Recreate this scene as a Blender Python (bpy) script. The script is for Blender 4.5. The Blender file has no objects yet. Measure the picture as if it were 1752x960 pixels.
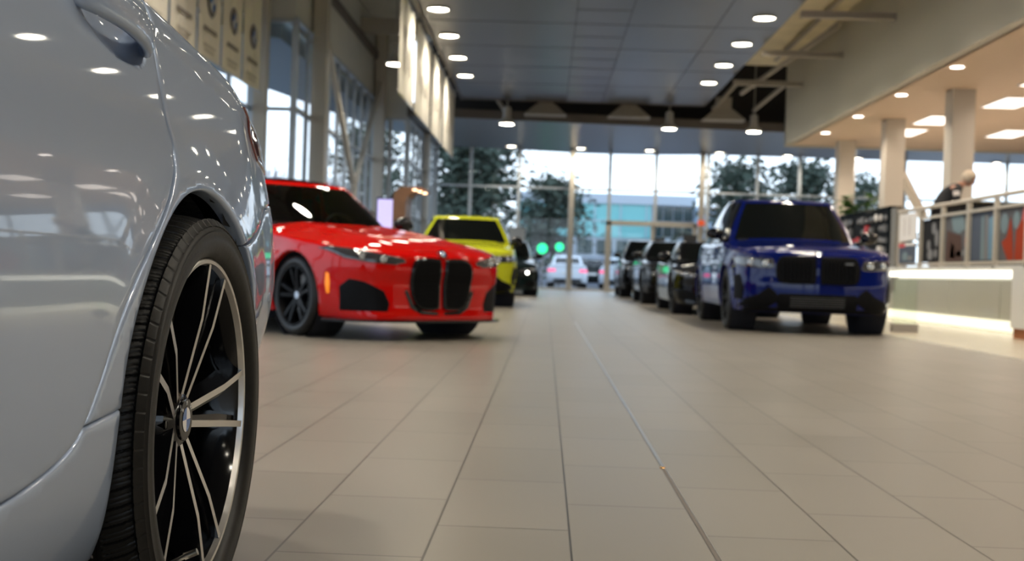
import bpy, bmesh, math, random
import numpy as np
from mathutils import Vector, Matrix, geometry
from mathutils.bvhtree import BVHTree

random.seed(7)
S = bpy.context.scene
COL = S.collection

# ------------------------------------------------------------ camera
FPX = 2000.0
CAM_H = 0.59
roll = math.radians(1.95)
yaw = math.radians(1.618)
pitch = math.radians(0.427)
Fw = Vector((-math.sin(yaw) * math.cos(pitch), math.cos(yaw) * math.cos(pitch), -math.sin(pitch)))
R0 = Vector((math.cos(yaw), math.sin(yaw), 0))
U0 = R0.cross(Fw)
Rv = R0 * math.cos(roll) + U0 * math.sin(roll)
Uv = -R0 * math.sin(roll) + U0 * math.cos(roll)
cd = bpy.data.cameras.new('camera')
cam = bpy.data.objects.new('camera', cd)
COL.objects.link(cam)
m = Matrix.Identity(4)
for i in range(3):
    m[i][0] = Rv[i]; m[i][1] = Uv[i]; m[i][2] = -Fw[i]; m[i][3] = (0, 0, CAM_H)[i]
cam.matrix_world = m
cd.sensor_width = 36
cd.lens = FPX / 1752 * 36
cd.clip_start = 0.05
cd.clip_end = 500
cd.dof.use_dof = True
cd.dof.focus_distance = 1.83
cd.dof.aperture_fstop = 5.6
S.camera = cam

# ------------------------------------------------------------ world, exposure
W = bpy.data.worlds.new('overcast_sky')
S.world = W
W.use_nodes = True
wn = W.node_tree
wn.nodes.clear()
wo = wn.nodes.new('ShaderNodeOutputWorld')
wb = wn.nodes.new('ShaderNodeBackground')
tc = wn.nodes.new('ShaderNodeTexCoord')
sx = wn.nodes.new('ShaderNodeSeparateXYZ')
rp = wn.nodes.new('ShaderNodeValToRGB')
rp.color_ramp.elements[0].position = 0.0
rp.color_ramp.elements[0].color = (0.78, 0.88, 1.0, 1)
rp.color_ramp.elements[1].position = 0.6
rp.color_ramp.elements[1].color = (0.55, 0.68, 0.9, 1)
wn.links.new(tc.outputs['Generated'], sx.inputs[0])
wn.links.new(sx.outputs['Z'], rp.inputs['Fac'])
wn.links.new(rp.outputs[0], wb.inputs[0])
SKY = 2.3
wb.inputs[1].default_value = SKY
wn.links.new(wb.outputs[0], wo.inputs[0])
S.view_settings.view_transform = 'Standard'
S.view_settings.look = 'None'
S.view_settings.gamma = 1
S.view_settings.use_curve_mapping = False
S.view_settings.exposure = 0.12
S.cycles.max_bounces = 7
S.cycles.diffuse_bounces = 4
S.cycles.glossy_bounces = 4
S.cycles.transparent_max_bounces = 16
S.cycles.sample_clamp_indirect = 6
S.cycles.caustics_reflective = False
S.cycles.caustics_refractive = False
LAMP_W = 48.0      # one ceiling downlight
TROFFER_W = 30.0

# ------------------------------------------------------------ materials
def mat(name, col, rough=0.5, metal=0.0, coat=0.0, spec=0.5, emit=None, es=0.0, noise=None, bump=None, coat_rough=0.03):
    M = bpy.data.materials.new(name); M.use_nodes = True
    nt = M.node_tree; b = nt.nodes['Principled BSDF']
    b.inputs['Base Color'].default_value = (*col, 1)
    b.inputs['Roughness'].default_value = rough
    b.inputs['Metallic'].default_value = metal
    b.inputs['Coat Weight'].default_value = coat
    b.inputs['Coat Roughness'].default_value = coat_rough
    b.inputs['Specular IOR Level'].default_value = spec
    if emit:
        b.inputs['Emission Color'].default_value = (*emit, 1); b.inputs['Emission Strength'].default_value = es
    if noise:      # (scale, amount): colour mottling of the stuff itself
        t = nt.nodes.new('ShaderNodeTexCoord'); n = nt.nodes.new('ShaderNodeTexNoise'); n.inputs['Scale'].default_value = noise[0]
        n.inputs['Detail'].default_value = 5
        r = nt.nodes.new('ShaderNodeValToRGB')
        r.color_ramp.elements[0].position = .3; r.color_ramp.elements[1].position = .7
        r.color_ramp.elements[0].color = (*[c * (1 - noise[1]) for c in col], 1)
        r.color_ramp.elements[1].color = (*[min(1, c * (1 + noise[1])) for c in col], 1)
        nt.links.new(t.outputs['Object'], n.inputs['Vector']); nt.links.new(n.outputs['Fac'], r.inputs['Fac'])
        nt.links.new(r.outputs[0], b.inputs['Base Color'])
    if bump:
        t = nt.nodes.new('ShaderNodeTexCoord'); n = nt.nodes.new('ShaderNodeTexNoise'); n.inputs['Scale'].default_value = bump[0]
        bp = nt.nodes.new('ShaderNodeBump'); bp.inputs['Strength'].default_value = bump[1]; bp.inputs['Distance'].default_value = .01
        nt.links.new(t.outputs['Object'], n.inputs['Vector']); nt.links.new(n.outputs['Fac'], bp.inputs['Height'])
        nt.links.new(bp.outputs[0], b.inputs['Normal'])
    return M

def paint(name, col, metal=0.0, rough=0.35, flake=0.0):
    M = mat(name, col, rough, metal, .85, spec=.0 if metal < .1 else .15)
    M.node_tree.nodes['Principled BSDF'].inputs['Coat IOR'].default_value = 1.45
    if flake:
        nt = M.node_tree; b = nt.nodes['Principled BSDF']
        t = nt.nodes.new('ShaderNodeTexCoord'); v = nt.nodes.new('ShaderNodeTexNoise'); v.inputs['Scale'].default_value = 1500
        bp = nt.nodes.new('ShaderNodeBump'); bp.inputs['Strength'].default_value = flake; bp.inputs['Distance'].default_value = .0005
        nt.links.new(t.outputs['Object'], v.inputs['Vector']); nt.links.new(v.outputs['Fac'], bp.inputs['Height']); nt.links.new(bp.outputs[0], b.inputs['Normal'])
    return M

def glass(name, tint, gloss_rough=0.0, ior=1.5):
    """thin pane: tinted see-through plus a Fresnel reflection"""
    M = bpy.data.materials.new(name); M.use_nodes = True; nt = M.node_tree; nt.nodes.clear()
    o = nt.nodes.new('ShaderNodeOutputMaterial'); mx = nt.nodes.new('ShaderNodeMixShader')
    t = nt.nodes.new('ShaderNodeBsdfTransparent'); g = nt.nodes.new('ShaderNodeBsdfGlossy'); f = nt.nodes.new('ShaderNodeFresnel')
    t.inputs[0].default_value = (*tint, 1); g.inputs['Roughness'].default_value = gloss_rough; f.inputs[0].default_value = ior
    nt.links.new(f.outputs[0], mx.inputs[0]); nt.links.new(t.outputs[0], mx.inputs[1]); nt.links.new(g.outputs[0], mx.inputs[2])
    nt.links.new(mx.outputs[0], o.inputs[0])
    return M

def tile_material():
    M = mat('porcelain_tile', (.2, .17, .14), .3); nt = M.node_tree; b = nt.nodes['Principled BSDF']
    t = nt.nodes.new('ShaderNodeTexCoord'); s = nt.nodes.new('ShaderNodeSeparateXYZ'); c = nt.nodes.new('ShaderNodeCombineXYZ')
    ax = nt.nodes.new('ShaderNodeMath'); ax.operation = 'ADD'; ax.inputs[1].default_value = .535 + 305 * .1
    ay = nt.nodes.new('ShaderNodeMath'); ay.operation = 'ADD'; ay.inputs[1].default_value = 61 - 0.246
    br = nt.nodes.new('ShaderNodeTexBrick'); br.offset = .5; br.offset_frequency = 2; br.squash = 1
    br.inputs['Scale'].default_value = 1; br.inputs['Mortar Size'].default_value = .0028; br.inputs['Mortar Smooth'].default_value = .1
    br.inputs['Brick Width'].default_value = .61; br.inputs['Row Height'].default_value = .305; br.inputs['Bias'].default_value = 0
    br.inputs['Color1'].default_value = (.20, .181, .152, 1); br.inputs['Color2'].default_value = (.222, .20, .169, 1)
    br.inputs['Mortar'].default_value = (.05, .043, .036, 1)
    n = nt.nodes.new('ShaderNodeTexNoise'); n.inputs['Scale'].default_value = 1.7; n.inputs['Detail'].default_value = 6
    mx = nt.nodes.new('ShaderNodeMix'); mx.data_type = 'RGBA'; mx.blend_type = 'MULTIPLY'; mx.inputs[0].default_value = 1.0
    rg = nt.nodes.new('ShaderNodeMapRange'); rg.inputs['To Min'].default_value = .30; rg.inputs['To Max'].default_value = .36
    bp = nt.nodes.new('ShaderNodeBump'); bp.inputs['Strength'].default_value = .3; bp.inputs['Distance'].default_value = .001; bp.invert = True
    L = nt.links.new
    L(t.outputs['Object'], s.inputs[0]); L(s.outputs['X'], ax.inputs[0]); L(s.outputs['Y'], ay.inputs[0])
    L(ay.outputs[0], c.inputs['X']); L(ax.outputs[0], c.inputs['Y']); L(c.outputs[0], br.inputs['Vector'])
    L(t.outputs['Object'], n.inputs['Vector'])
    ng = nt.nodes.new('ShaderNodeMapRange'); ng.inputs['To Min'].default_value = .9; ng.inputs['To Max'].default_value = 1.08
    L(n.outputs['Fac'], ng.inputs['Value'])
    L(br.outputs['Color'], mx.inputs[6]); L(ng.outputs[0], mx.inputs[7]); L(mx.outputs[2], b.inputs['Base Color'])
    L(n.outputs['Fac'], rg.inputs['Value']); L(rg.outputs[0], b.inputs['Roughness']); L(br.outputs['Fac'], bp.inputs['Height']); L(bp.outputs[0], b.inputs['Normal'])
    return M

M = {}
M['tile'] = tile_material()
M['beige_floor'] = mat('polished_beige_floor', (.46, .40, .30), .2, noise=(3, .06))
M['wall'] = mat('grey_wall_paint', (.66, .64, .58), .7, noise=(2, .04))
M['column'] = mat('cream_column_paint', (.55, .5, .42), .5)
M['frame'] = mat('aluminium_frame', (.5, .53, .55), .4, .3)
M['beam'] = mat('beam_paint', (.42, .38, .32), .6)
M['deck'] = mat('roof_deck', (.72, .69, .6), .8, noise=(1.5, .1))
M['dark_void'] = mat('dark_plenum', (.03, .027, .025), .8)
M['brown_edge'] = mat('brown_edge', (.12, .10, .085), .5)
M['cloud'] = mat('grey_metal_panel', (.10, .10, .105), .3, .3)
M['fascia'] = mat('fascia_paint', (.5, .47, .38), .6)
M['mezz_ceiling'] = mat('warm_ceiling', (.62, .47, .33), .7)
M['white'] = mat('white_paint', (.75, .74, .7), .5)
M['window'] = glass('window_glass', (.93, .97, .97))
M['tinted_window'] = glass('tinted_window_glass', (.62, .72, .78))
M['steel'] = mat('brushed_steel', (.62, .6, .56), .28, 1)
M['lamp'] = mat('lamp_lens', (1, 1, 1), .5, emit=(1, .93, .76), es=30)
M['lamp_cool'] = mat('small_lamp_lens', (1, 1, 1), .5, emit=(1, .9, .82), es=9)
M['troffer'] = mat('troffer_lens', (1, 1, 1), .5, emit=(1, .86, .76), es=2.2)
M['strip'] = mat('strip_light', (1, 1, 1), .5, emit=(1, .97, .82), es=1.7)
M['strip_low'] = mat('low_strip_light', (1, 1, 1), .5, emit=(1, .93, .66), es=.85)
M['housing'] = mat('lamp_housing', (.5, .48, .44), .4, .3)
M['banner'] = mat('banner_cloth', (.74, .69, .6), .75, noise=(3, .03))
M['banner_ink'] = mat('banner_ink', (.25, .22, .2), .8)
M['banner_grey'] = mat('banner_pale_ink', (.48, .44, .39), .8)
M['black'] = mat('black_plastic', (.004, .004, .0045), .6, spec=.08)
M['gloss_black'] = mat('gloss_black', (.004, .004, .005), .06, 0, 0, spec=.45)
M['rubber'] = mat('tyre_rubber', (.009, .0085, .008), .45, spec=.3, noise=(30, .2), bump=(90, .03))
M['rubber_blue'] = mat('tyre_blue_line', (.02, .07, .25), .5)
M['rubber_dot'] = mat('tyre_pale_marks', (.3, .28, .25), .7)
M['rim_black'] = mat('black_rim', (.004, .004, .005), .1, 0, 0, spec=.45)
M['machined'] = mat('machined_alloy', (.62, .6, .58), .32, 1)
M['rim_satin'] = mat('satin_black_rim', (.003, .003, .004), .4, spec=.12)
M['disc'] = mat('brake_disc', (.22, .21, .2), .35, 1)
M['liner'] = mat('arch_liner_felt', (.012, .013, .02), .95, bump=(60, .8))
M['chrome'] = mat('chrome', (.8, .8, .8), .06, 1)
M['logo_blue'] = mat('logo_blue', (.01, .12, .42), .2, 0, .5)
M['logo_white'] = mat('logo_white', (.8, .8, .8), .2, 0, .5)
M['car_glass'] = glass('car_glass', (.42, .45, .43), ior=1.42)
M['car_glass_dark'] = mat('dark_car_glass', (.003, .004, .004), .03, 0, 0, spec=.4)
M['lamp_glass'] = mat('headlight_glass', (.05, .05, .055), .04, .3, 1)
M['lamp_lit'] = mat('lit_headlight', (1, 1, 1), .2, emit=(1, .96, .85), es=14)
M['lamp_amber'] = mat('amber_marker', (.9, .28, .01), .3, emit=(1, .25, .0), es=.5)
M['red_lamp'] = mat('tail_lamp_red', (.16, .003, .006), .06, 0, 1)
M['interior'] = mat('car_interior', (.012, .012, .013), .7)
M['paint_grey'] = paint('blue_grey_paint', (.35, .43, .58), .35, .38, .1)
M['paint_red'] = paint('red_paint', (.52, .003, .002), .0, .6)
M['paint_blue'] = paint('blue_paint', (.002, .007, .085), .0, .4)
M['paint_yellow'] = paint('yellow_paint', (.50, .53, .02), .0, .45)
M['paint_black'] = paint('black_paint', (.004, .004, .005), .0, .4)
M['paint_dark'] = paint('dark_green_paint', (.006, .012, .012), .0, .4)
M['paint_white'] = paint('white_car_paint', (.75, .8, .85), 0, .4)
M['paint_silver'] = paint('silver_paint', (.3, .36, .4), .4, .4)

# ------------------------------------------------------------ helpers
def link(o, parent=None):
    COL.objects.link(o)
    if parent: o.parent = parent
    return o

def tag(o, label=None, cat=None, group=None, kind=None):
    if label: o['label'] = label
    if cat: o['category'] = cat
    if group: o['group'] = group
    if kind: o['kind'] = kind
    return o

def empty(name, loc=(0, 0, 0), rz=0.0, label=None, cat=None, group=None, parent=None):
    o = bpy.data.objects.new(name, None); o.empty_display_size = .1
    link(o, parent); o.location = loc; o.rotation_euler = (0, 0, rz)
    return tag(o, label, cat, group)

class MB:
    def __init__(s): s.v = []; s.f = []; s.m = []
    def add(s, vs, fs, mi=0):
        k = len(s.v); s.v += [tuple(v) for v in vs]
        for f in fs: s.f.append(tuple(i + k for i in f)); s.m.append(mi)
    def box(s, x0, x1, y0, y1, z0, z1, mi=0):
        vs = [(x, y, z) for x in (x0, x1) for y in (y0, y1) for z in (z0, z1)]
        s.add(vs, [(0, 1, 3, 2), (4, 6, 7, 5), (0, 4, 5, 1), (2, 3, 7, 6), (0, 2, 6, 4), (1, 5, 7, 3)], mi)
    def bar(s, a, b, w, h=None, mi=0, up=(0, 0, 1)):
        h = h or w; a = Vector(a); b = Vector(b); d = (b - a).normalized(); u = Vector(up)
        if abs(d.dot(u)) > .95: u = Vector((1, 0, 0))
        r = d.cross(u).normalized(); u = r.cross(d)
        vs = []
        for p in (a, b):
            for q, t in ((-1, -1), (1, -1), (1, 1), (-1, 1)): vs.append(p + r * q * w / 2 + u * t * h / 2)
        s.add(vs, [(3, 2, 1, 0), (4, 5, 6, 7), (0, 1, 5, 4), (1, 2, 6, 5), (2, 3, 7, 6), (3, 0, 4, 7)], mi)
    def tube(s, pts, rad, n=12, mi=0, cap=True, closed=False):
        pts = [Vector(p) for p in pts]; N = len(pts); rs = rad if hasattr(rad, '__len__') else [rad] * N
        ref = None; vs = []
        for i, p in enumerate(pts):
            if closed: d = pts[(i + 1) % N] - pts[i - 1]
            else: d = pts[min(i + 1, N - 1)] - pts[max(i - 1, 0)]
            d.normalize()
            if ref is None: ref = Vector((0, 0, 1)) if abs(d.z) < .9 else Vector((1, 0, 0))
            r = d.cross(ref).normalized(); ref = r.cross(d)
            for k in range(n):
                a = 2 * math.pi * k / n; vs.append(p + (r * math.cos(a) + ref * math.sin(a)) * rs[i])
        fs = [(i * n + k, i * n + (k + 1) % n, ((i + 1) % N) * n + (k + 1) % n, ((i + 1) % N) * n + k) for i in range(N if closed else N - 1) for k in range(n)]
        if cap and not closed: fs += [tuple(range(n))[::-1], tuple((N - 1) * n + k for k in range(n))]
        s.add(vs, fs, mi)
    def lathe(s, prof, n=48, axis='x', c=(0, 0, 0), mi=0, closed=False):
        """prof: (axial, radius) pairs"""
        vs = []; K = len(prof)
        for i in range(n):
            a = 2 * math.pi * i / n; ca, sa = math.cos(a), math.sin(a)
            for ax, r in prof:
                v = {'x': (ax, r * ca, r * sa), 'y': (r * ca, ax, r * sa), 'z': (r * ca, r * sa, ax)}[axis]
                vs.append((v[0] + c[0], v[1] + c[1], v[2] + c[2]))
        fs = [(i * K + k, ((i + 1) % n) * K + k, ((i + 1) % n) * K + (k + 1) % K, i * K + (k + 1) % K) for i in range(n) for k in range(K if closed else K - 1)]
        s.add(vs, fs, mi)
    def ball(s, c, r, n=16, mi=0, sq=(1, 1, 1)):
        vs = []; K = n // 2 + 1
        for i in range(K):
            t = math.pi * i / (K - 1)
            for k in range(n):
                a = 2 * math.pi * k / n
                vs.append((c[0] + r * sq[0] * math.sin(t) * math.cos(a), c[1] + r * sq[1] * math.sin(t) * math.sin(a), c[2] + r * sq[2] * math.cos(t)))
        s.add(vs, [(i * n + k, (i + 1) * n + k, (i + 1) * n + (k + 1) % n, i * n + (k + 1) % n) for i in range(K - 1) for k in range(n)], mi)
    def poly(s, pts, thick, mi=0):
        """extrude a planar polygon (3-D points) by the vector thick"""
        n = len(pts); t = Vector(thick); a = [Vector(p) for p in pts]
        s.add(a + [p + t for p in a], [tuple(range(n))[::-1], tuple(range(n, 2 * n))] + [(i, (i + 1) % n, n + (i + 1) % n, n + i) for i in range(n)], mi)
    def build(s, name, mats, parent=None, smooth=False, angle=None, loc=None):
        me = bpy.data.meshes.new(name); me.from_pydata(s.v, [], s.f)
        for mm in (mats if isinstance(mats, (list, tuple)) else [mats]): me.materials.append(mm)
        me.polygons.foreach_set('material_index', s.m)
        bm = bmesh.new(); bm.from_mesh(me)
        bmesh.ops.remove_doubles(bm, verts=bm.verts, dist=1e-5)
        bmesh.ops.recalc_face_normals(bm, faces=bm.faces)
        if smooth:
            for f in bm.faces: f.smooth = True
            if angle:
                for e in bm.edges:
                    if len(e.link_faces) == 2 and e.calc_face_angle(0) > math.radians(angle): e.smooth = False
        bm.to_mesh(me); bm.free(); me.update()
        o = bpy.data.objects.new(name, me); link(o, parent)
        if loc: o.location = loc
        return o

def struct(o): o['kind'] = 'structure'; return o

def copy_tree(o, parent=None):
    c = o.copy(); COL.objects.link(c); c.parent = parent
    for ch in list(o.children): copy_tree(ch, c)
    return c

def text_mesh(name, body, size, material, parent, loc, rot, extrude=.0005, align='CENTER'):
    cu = bpy.data.curves.new(name, 'FONT'); cu.body = body; cu.size = size; cu.extrude = extrude; cu.align_x = align; cu.align_y = 'CENTER'
    cu.resolution_u = 3
    tmp = bpy.data.objects.new(name, cu); COL.objects.link(tmp)
    dg = bpy.context.evaluated_depsgraph_get(); me = bpy.data.meshes.new_from_object(tmp.evaluated_get(dg))
    bpy.data.objects.remove(tmp); me.materials.clear(); me.materials.append(material)
    o = bpy.data.objects.new(name, me); link(o, parent); o.location = loc; o.rotation_euler = rot
    return o

def spl(pts):
    """smooth 1-D interpolant through (x, y) pairs (monotone cubic)"""
    xs = np.array([p[0] for p in pts], float); ys = np.array([p[1] for p in pts], float)
    h = np.diff(xs); d = np.diff(ys) / h; mm = np.zeros(len(xs)); mm[0] = d[0]; mm[-1] = d[-1]
    for i in range(1, len(xs) - 1):
        mm[i] = 0 if d[i - 1] * d[i] <= 0 else 3 * (h[i - 1] + h[i]) / ((2 * h[i] + h[i - 1]) / d[i - 1] + (h[i] + 2 * h[i - 1]) / d[i])
    def f(x):
        x = np.clip(x, xs[0], xs[-1]); i = np.clip(np.searchsorted(xs, x) - 1, 0, len(xs) - 2)
        t = (x - xs[i]) / h[i]
        return (ys[i] * (1 + 2 * t) * (1 - t) ** 2 + h[i] * mm[i] * t * (1 - t) ** 2 + ys[i + 1] * t * t * (3 - 2 * t) + h[i] * mm[i + 1] * t * t * (t - 1))
    return f

def catmull(pts, n, closed=False):
    """n points per span of a Catmull-Rom curve"""
    P = [np.array(p, float) for p in pts]; N = len(P); out = []
    rng = range(N) if closed else range(N - 1)
    for i in rng:
        p0 = P[i - 1] if (i > 0 or closed) else 2 * P[0] - P[1]
        p1 = P[i]; p2 = P[(i + 1) % N]
        p3 = P[(i + 2) % N] if (i + 2 < N or closed) else 2 * P[-1] - P[-2]
        for k in range(n):
            t = k / n
            out.append(.5 * (2 * p1 + (p2 - p0) * t + (2 * p0 - 5 * p1 + 4 * p2 - p3) * t * t + (3 * p1 - p0 - 3 * p2 + p3) * t ** 3))
    if not closed: out.append(P[-1])
    return np.array(out)

def resample(P, n=None, step=None, closed=False):
    P = np.array(P, float)
    if closed: P = np.vstack([P, P[:1]])
    L = np.concatenate([[0], np.cumsum(np.linalg.norm(np.diff(P, axis=0), axis=1))])
    if n is None: n = max(4, int(L[-1] / step))
    t = np.linspace(0, L[-1], n + (1 if closed else 0)); Q = np.stack([np.interp(t, L, P[:, k]) for k in range(P.shape[1])], 1)
    return Q[:-1] if closed else Q

def in_poly(poly, pts):
    x, y = pts[:, 0], pts[:, 1]; c = np.zeros(len(pts), bool); j = len(poly) - 1
    for i in range(len(poly)):
        xi, yi = poly[i]; xj, yj = poly[j]
        if 1:
            c ^= ((yi > y) != (yj > y)) & (x < (xj - xi) * (y - yi) / (yj - yi + 1e-12) + xi)
        j = i
    return c

def poly_dist(poly, pts):
    a = poly; b = np.roll(poly, -1, 0); d = np.full(len(pts), 1e9)
    for p, q in zip(a, b):
        e = q - p; L = e @ e + 1e-12; t = np.clip(((pts - p) @ e) / L, 0, 1); r = pts - p - t[:, None] * e
        d = np.minimum(d, np.sqrt((r * r).sum(1)))
    return d

def poly_inset(poly, e):
    """offset a closed counter-clockwise loop inwards by e"""
    n = len(poly); prv = np.roll(poly, 1, 0); nx = np.roll(poly, -1, 0)
    t1 = poly - prv; t2 = nx - poly
    t1 /= np.linalg.norm(t1, axis=1)[:, None] + 1e-12; t2 /= np.linalg.norm(t2, axis=1)[:, None] + 1e-12
    n1 = np.stack([-t1[:, 1], t1[:, 0]], 1); n2 = np.stack([-t2[:, 1], t2[:, 0]], 1)
    b = n1 + n2; b /= np.linalg.norm(b, axis=1)[:, None] + 1e-9
    k = 1 / np.clip((b * n1).sum(1), .5, 1)
    return poly + b * (e * k)[:, None]

def area2(p): return (p[:, 0] * np.roll(p[:, 1], -1) - np.roll(p[:, 0], -1) * p[:, 1]).sum() / 2

def cdt_panel(poly, rolls, step, grid, fine=None):
    """triangulate a 2-D region; rolls = (inset, depth) loops from the rim inwards.
    returns pts2d, depth, tris, number of rim points"""
    poly = resample(np.array(poly, float), step=step, closed=True)
    if area2(poly) < 0: poly = poly[::-1].copy()
    P = [poly]; D = [np.full(len(poly), rolls[0][1])]
    last = rolls[-1][0]
    for e, dep in rolls[1:]:
        q = poly_inset(poly, e)
        ok = (poly_dist(poly, q) > e * .9) & in_poly(poly, q)
        P.append(q[ok]); D.append(np.full(ok.sum(), dep))
    mn, mx = poly.min(0), poly.max(0)
    gx, gy = np.meshgrid(np.arange(mn[0], mx[0], grid), np.arange(mn[1], mx[1], grid)); g = np.stack([gx.ravel(), gy.ravel()], 1)
    if fine:
        c, r, fs = fine
        e = ((g - c) / r); g = g[(e * e).sum(1) > 1]
        fx, fy = np.meshgrid(np.arange(c[0] - r[0], c[0] + r[0], fs), np.arange(c[1] - r[1], c[1] + r[1], fs)); q = np.stack([fx.ravel(), fy.ravel()], 1)
        q = q[(((q - c) / r) ** 2).sum(1) < .97]; g = np.vstack([g, q])
    g = g[in_poly(poly, g)]; g = g[poly_dist(poly, g) > last + grid * .4]
    P.append(g); D.append(np.zeros(len(g)))
    P = np.vstack(P); D = np.concatenate(D); n = len(poly)
    r = geometry.delaunay_2d_cdt([Vector(p) for p in P], [], [list(range(n))], 1, 1e-6)
    V = np.array([tuple(v) for v in r[0]]); orig = r[3]
    dep = np.array([D[o[0]] if o else 0 for o in orig])
    rimset = {k for k, o in enumerate(orig) if o and any(i < n for i in o)}
    order = {}
    for k, o in enumerate(orig):
        for i in o:
            if i < n: order[i] = k
    rim = [order[i] for i in range(n) if i in order]
    return V, dep, [tuple(f) for f in r[2]], rim

# ============================================================ SETTING
YB, YF = -12.0, 42.0         # back wall, far glass wall

def sbox(name, x0, x1, y0, y1, z0, z1, mt, parent=None):
    b = MB(); b.box(x0, x1, y0, y1, z0, z1); o = b.build(name, mt, parent)
    return struct(o) if parent is None else o

sbox('floor', -7, 4.0, YB, YF + .1, -.2, 0, M['tile'])
sbox('floor_beige', 4.0, 21, YB, YF + .1, -.2, 0, M['beige_floor'])
b = MB(); b.box(.3795, .3905, 3.62, 14.5, -.001, .002); struct(b.build('trim_1', M['steel']))
b = MB(); b.box(.3795, .3885, -8, 3.62, -.001, .0006); struct(b.build('trim_7', M['brown_edge']))
b = MB(); b.box(.3885, .3905, -8, 3.62, -.001, .0015); struct(b.build('trim_8', M['steel']))
b = MB(); b.box(3.985, 4.0, YB, 41.9, -.001, .002); struct(b.build('trim_2', M['steel']))
# a little brass floor stud beside the metal joint
b = MB(); b.lathe([(0, .0), (0, .009), (.003, .008), (.0035, 0)], 20, 'z')
o = b.build('floor_stud', mat('brass', (.8, .45, .15), .3, 1), None, True); o.location = (.383, 3.62, .0)
tag(o, 'tiny brass stud in the metal joint of the tiled aisle', 'stud')

# glass walls: a window is its frame, with panes as children
def glazing(name, p0, p1, z0, z1, posts, rails, fw=.07, gl='window', extra=()):
    """p0,p1: plan ends; posts: distances along; rails: heights"""
    p0 = Vector((*p0, 0)); p1 = Vector((*p1, 0)); L = (p1 - p0).length; d = (p1 - p0).normalized()
    b = MB()
    for s_ in posts:
        q = p0 + d * s_; b.bar(q + Vector((0, 0, z0)), q + Vector((0, 0, z1)), fw, fw * 1.8, up=d)
    for z in rails:
        b.bar(p0 + Vector((0, 0, z)), p1 + Vector((0, 0, z)), fw * 1.8, fw)
    for a_, c_, w_ in extra: b.bar(p0 + d * a_[0] + Vector((0, 0, a_[1])), p0 + d * c_[0] + Vector((0, 0, c_[1])), w_ * 1.6, w_)
    o = struct(b.build(name, M['frame']))
    g = MB(); g.add([p0 + Vector((0, 0, z0)), p1 + Vector((0, 0, z0)), p1 + Vector((0, 0, z1)), p0 + Vector((0, 0, z1))], [(0, 1, 2, 3)])
    g.build('window_pane', M[gl], o)
    return o

# left wall, stepping towards the aisle twice
XC, XA, XBW = -6.13, -5.2, -4.15
Y1, Y2 = 23.5, 34.3
sbox('wall_left_1', XC - .3, XC, YB, Y1, 5.55, 7.7, M['wall'])
sbox('wall_left_2', XC - .3, XA, Y1, Y1 + .25, 5.55, 7.7, M['wall'])
sbox('wall_left_3', XA - .3, XA, Y1 + .25, Y2, 5.6, 7.7, M['wall'])
sbox('wall_left_4', XA - .3, XBW, Y2, Y2 + .25, 5.0, 7.7, M['wall'])
sbox('wall_left_5', XBW - .3, XBW, Y2 + .25, YF, 5.0, 5.6, M['wall'])
glazing('window_1', (XC, YB), (XC, Y1), 0, 5.55, np.arange(0, Y1 - YB + .01, 1.48), (.06, 2.2, 3.72, 5.5))
glazing('window_2', (XC, Y1), (XA, Y1), 0, 5.55, (.05, .93), (.06, 2.2, 3.72, 5.5))
glazing('window_3', (XA, Y1), (XA, Y2), 0, 5.6, [.05, 1.25, 2.5, 3.7, 4.9, 6.1, 7.3, 8.5, 9.6, 10.75], (.06, 2.2, 3.75, 5.55))
glazing('window_4', (XA, Y2), (XBW, Y2), 0, 5.0, (.05, .5, 1.0), (.06, 2.2, 3.75, 4.95))
glazing('window_5', (XBW, Y2), (XBW, YF), 0, 5.0, [.05, 1.3, 2.55, 3.8, 5.05, 6.3, 7.6], (.06, 2.2, 3.75, 4.95))
b = MB(); b.box(XA - .01, XA + .12, Y1 + .3, Y2, 6.68, 6.86); struct(b.build('trim_3', M['brown_edge']))
b = MB(); b.box(XC, XC + .14, YB, Y1, 6.68, 6.86); struct(b.build('trim_4', M['brown_edge']))
# columns on the left, standing free in front of the glass
for k, (x, y, w) in enumerate([(-5.72, 22.9, .24), (-5.0, 25.15, .32), (-5.0, 34.15, .3), (-4.02, 38.2, .22), (-5.72, 14.5, .24), (-5.72, 6, .24)]):
    sbox('column_%d' % (k + 1), x - w / 2, x + w / 2, y - w / 2, y + w / 2, 0, 7.6 if k != 3 else 5, M['column'])
b = MB(); b.bar((-4.98, 25.4, 5.75), (-4.98, 29.75, 2.7), .12); b.bar((-4.98, 33.95, 5.95), (-4.98, 30.0, 2.7), .12); b.bar((-4.98, 29.87, 2.9), (-4.98, 29.87, 0), .16)
b.box(-5.03, -4.93, 29.65, 30.1, 2.6, 2.95)
o = b.build('steel_brace', M['column']); tag(o, 'V-shaped cream steel brace between two columns before the tall left windows', 'brace')

# far glass wall
far_posts = [.1, 1.35, 3.1, 4.95, 6.35, 8.0, 9.85, 11.6, 13.1, 15.0, 16.8, 18.6, 20.4, 22.2, 24]
glazing('window_6', (XBW, YF), (20.5, YF), 0, 5.15, far_posts, (.05, 3.64, 5.1), .065)
b = MB()
for x in (.85, 5.45): b.box(x - .09, x + .09, YF - .42, YF - .24, 0, 5.1)
b.box(.5, 1.25, YF - .5, YF - .2, 0, .07)
struct(b.build('column_7', M['column']))
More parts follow.
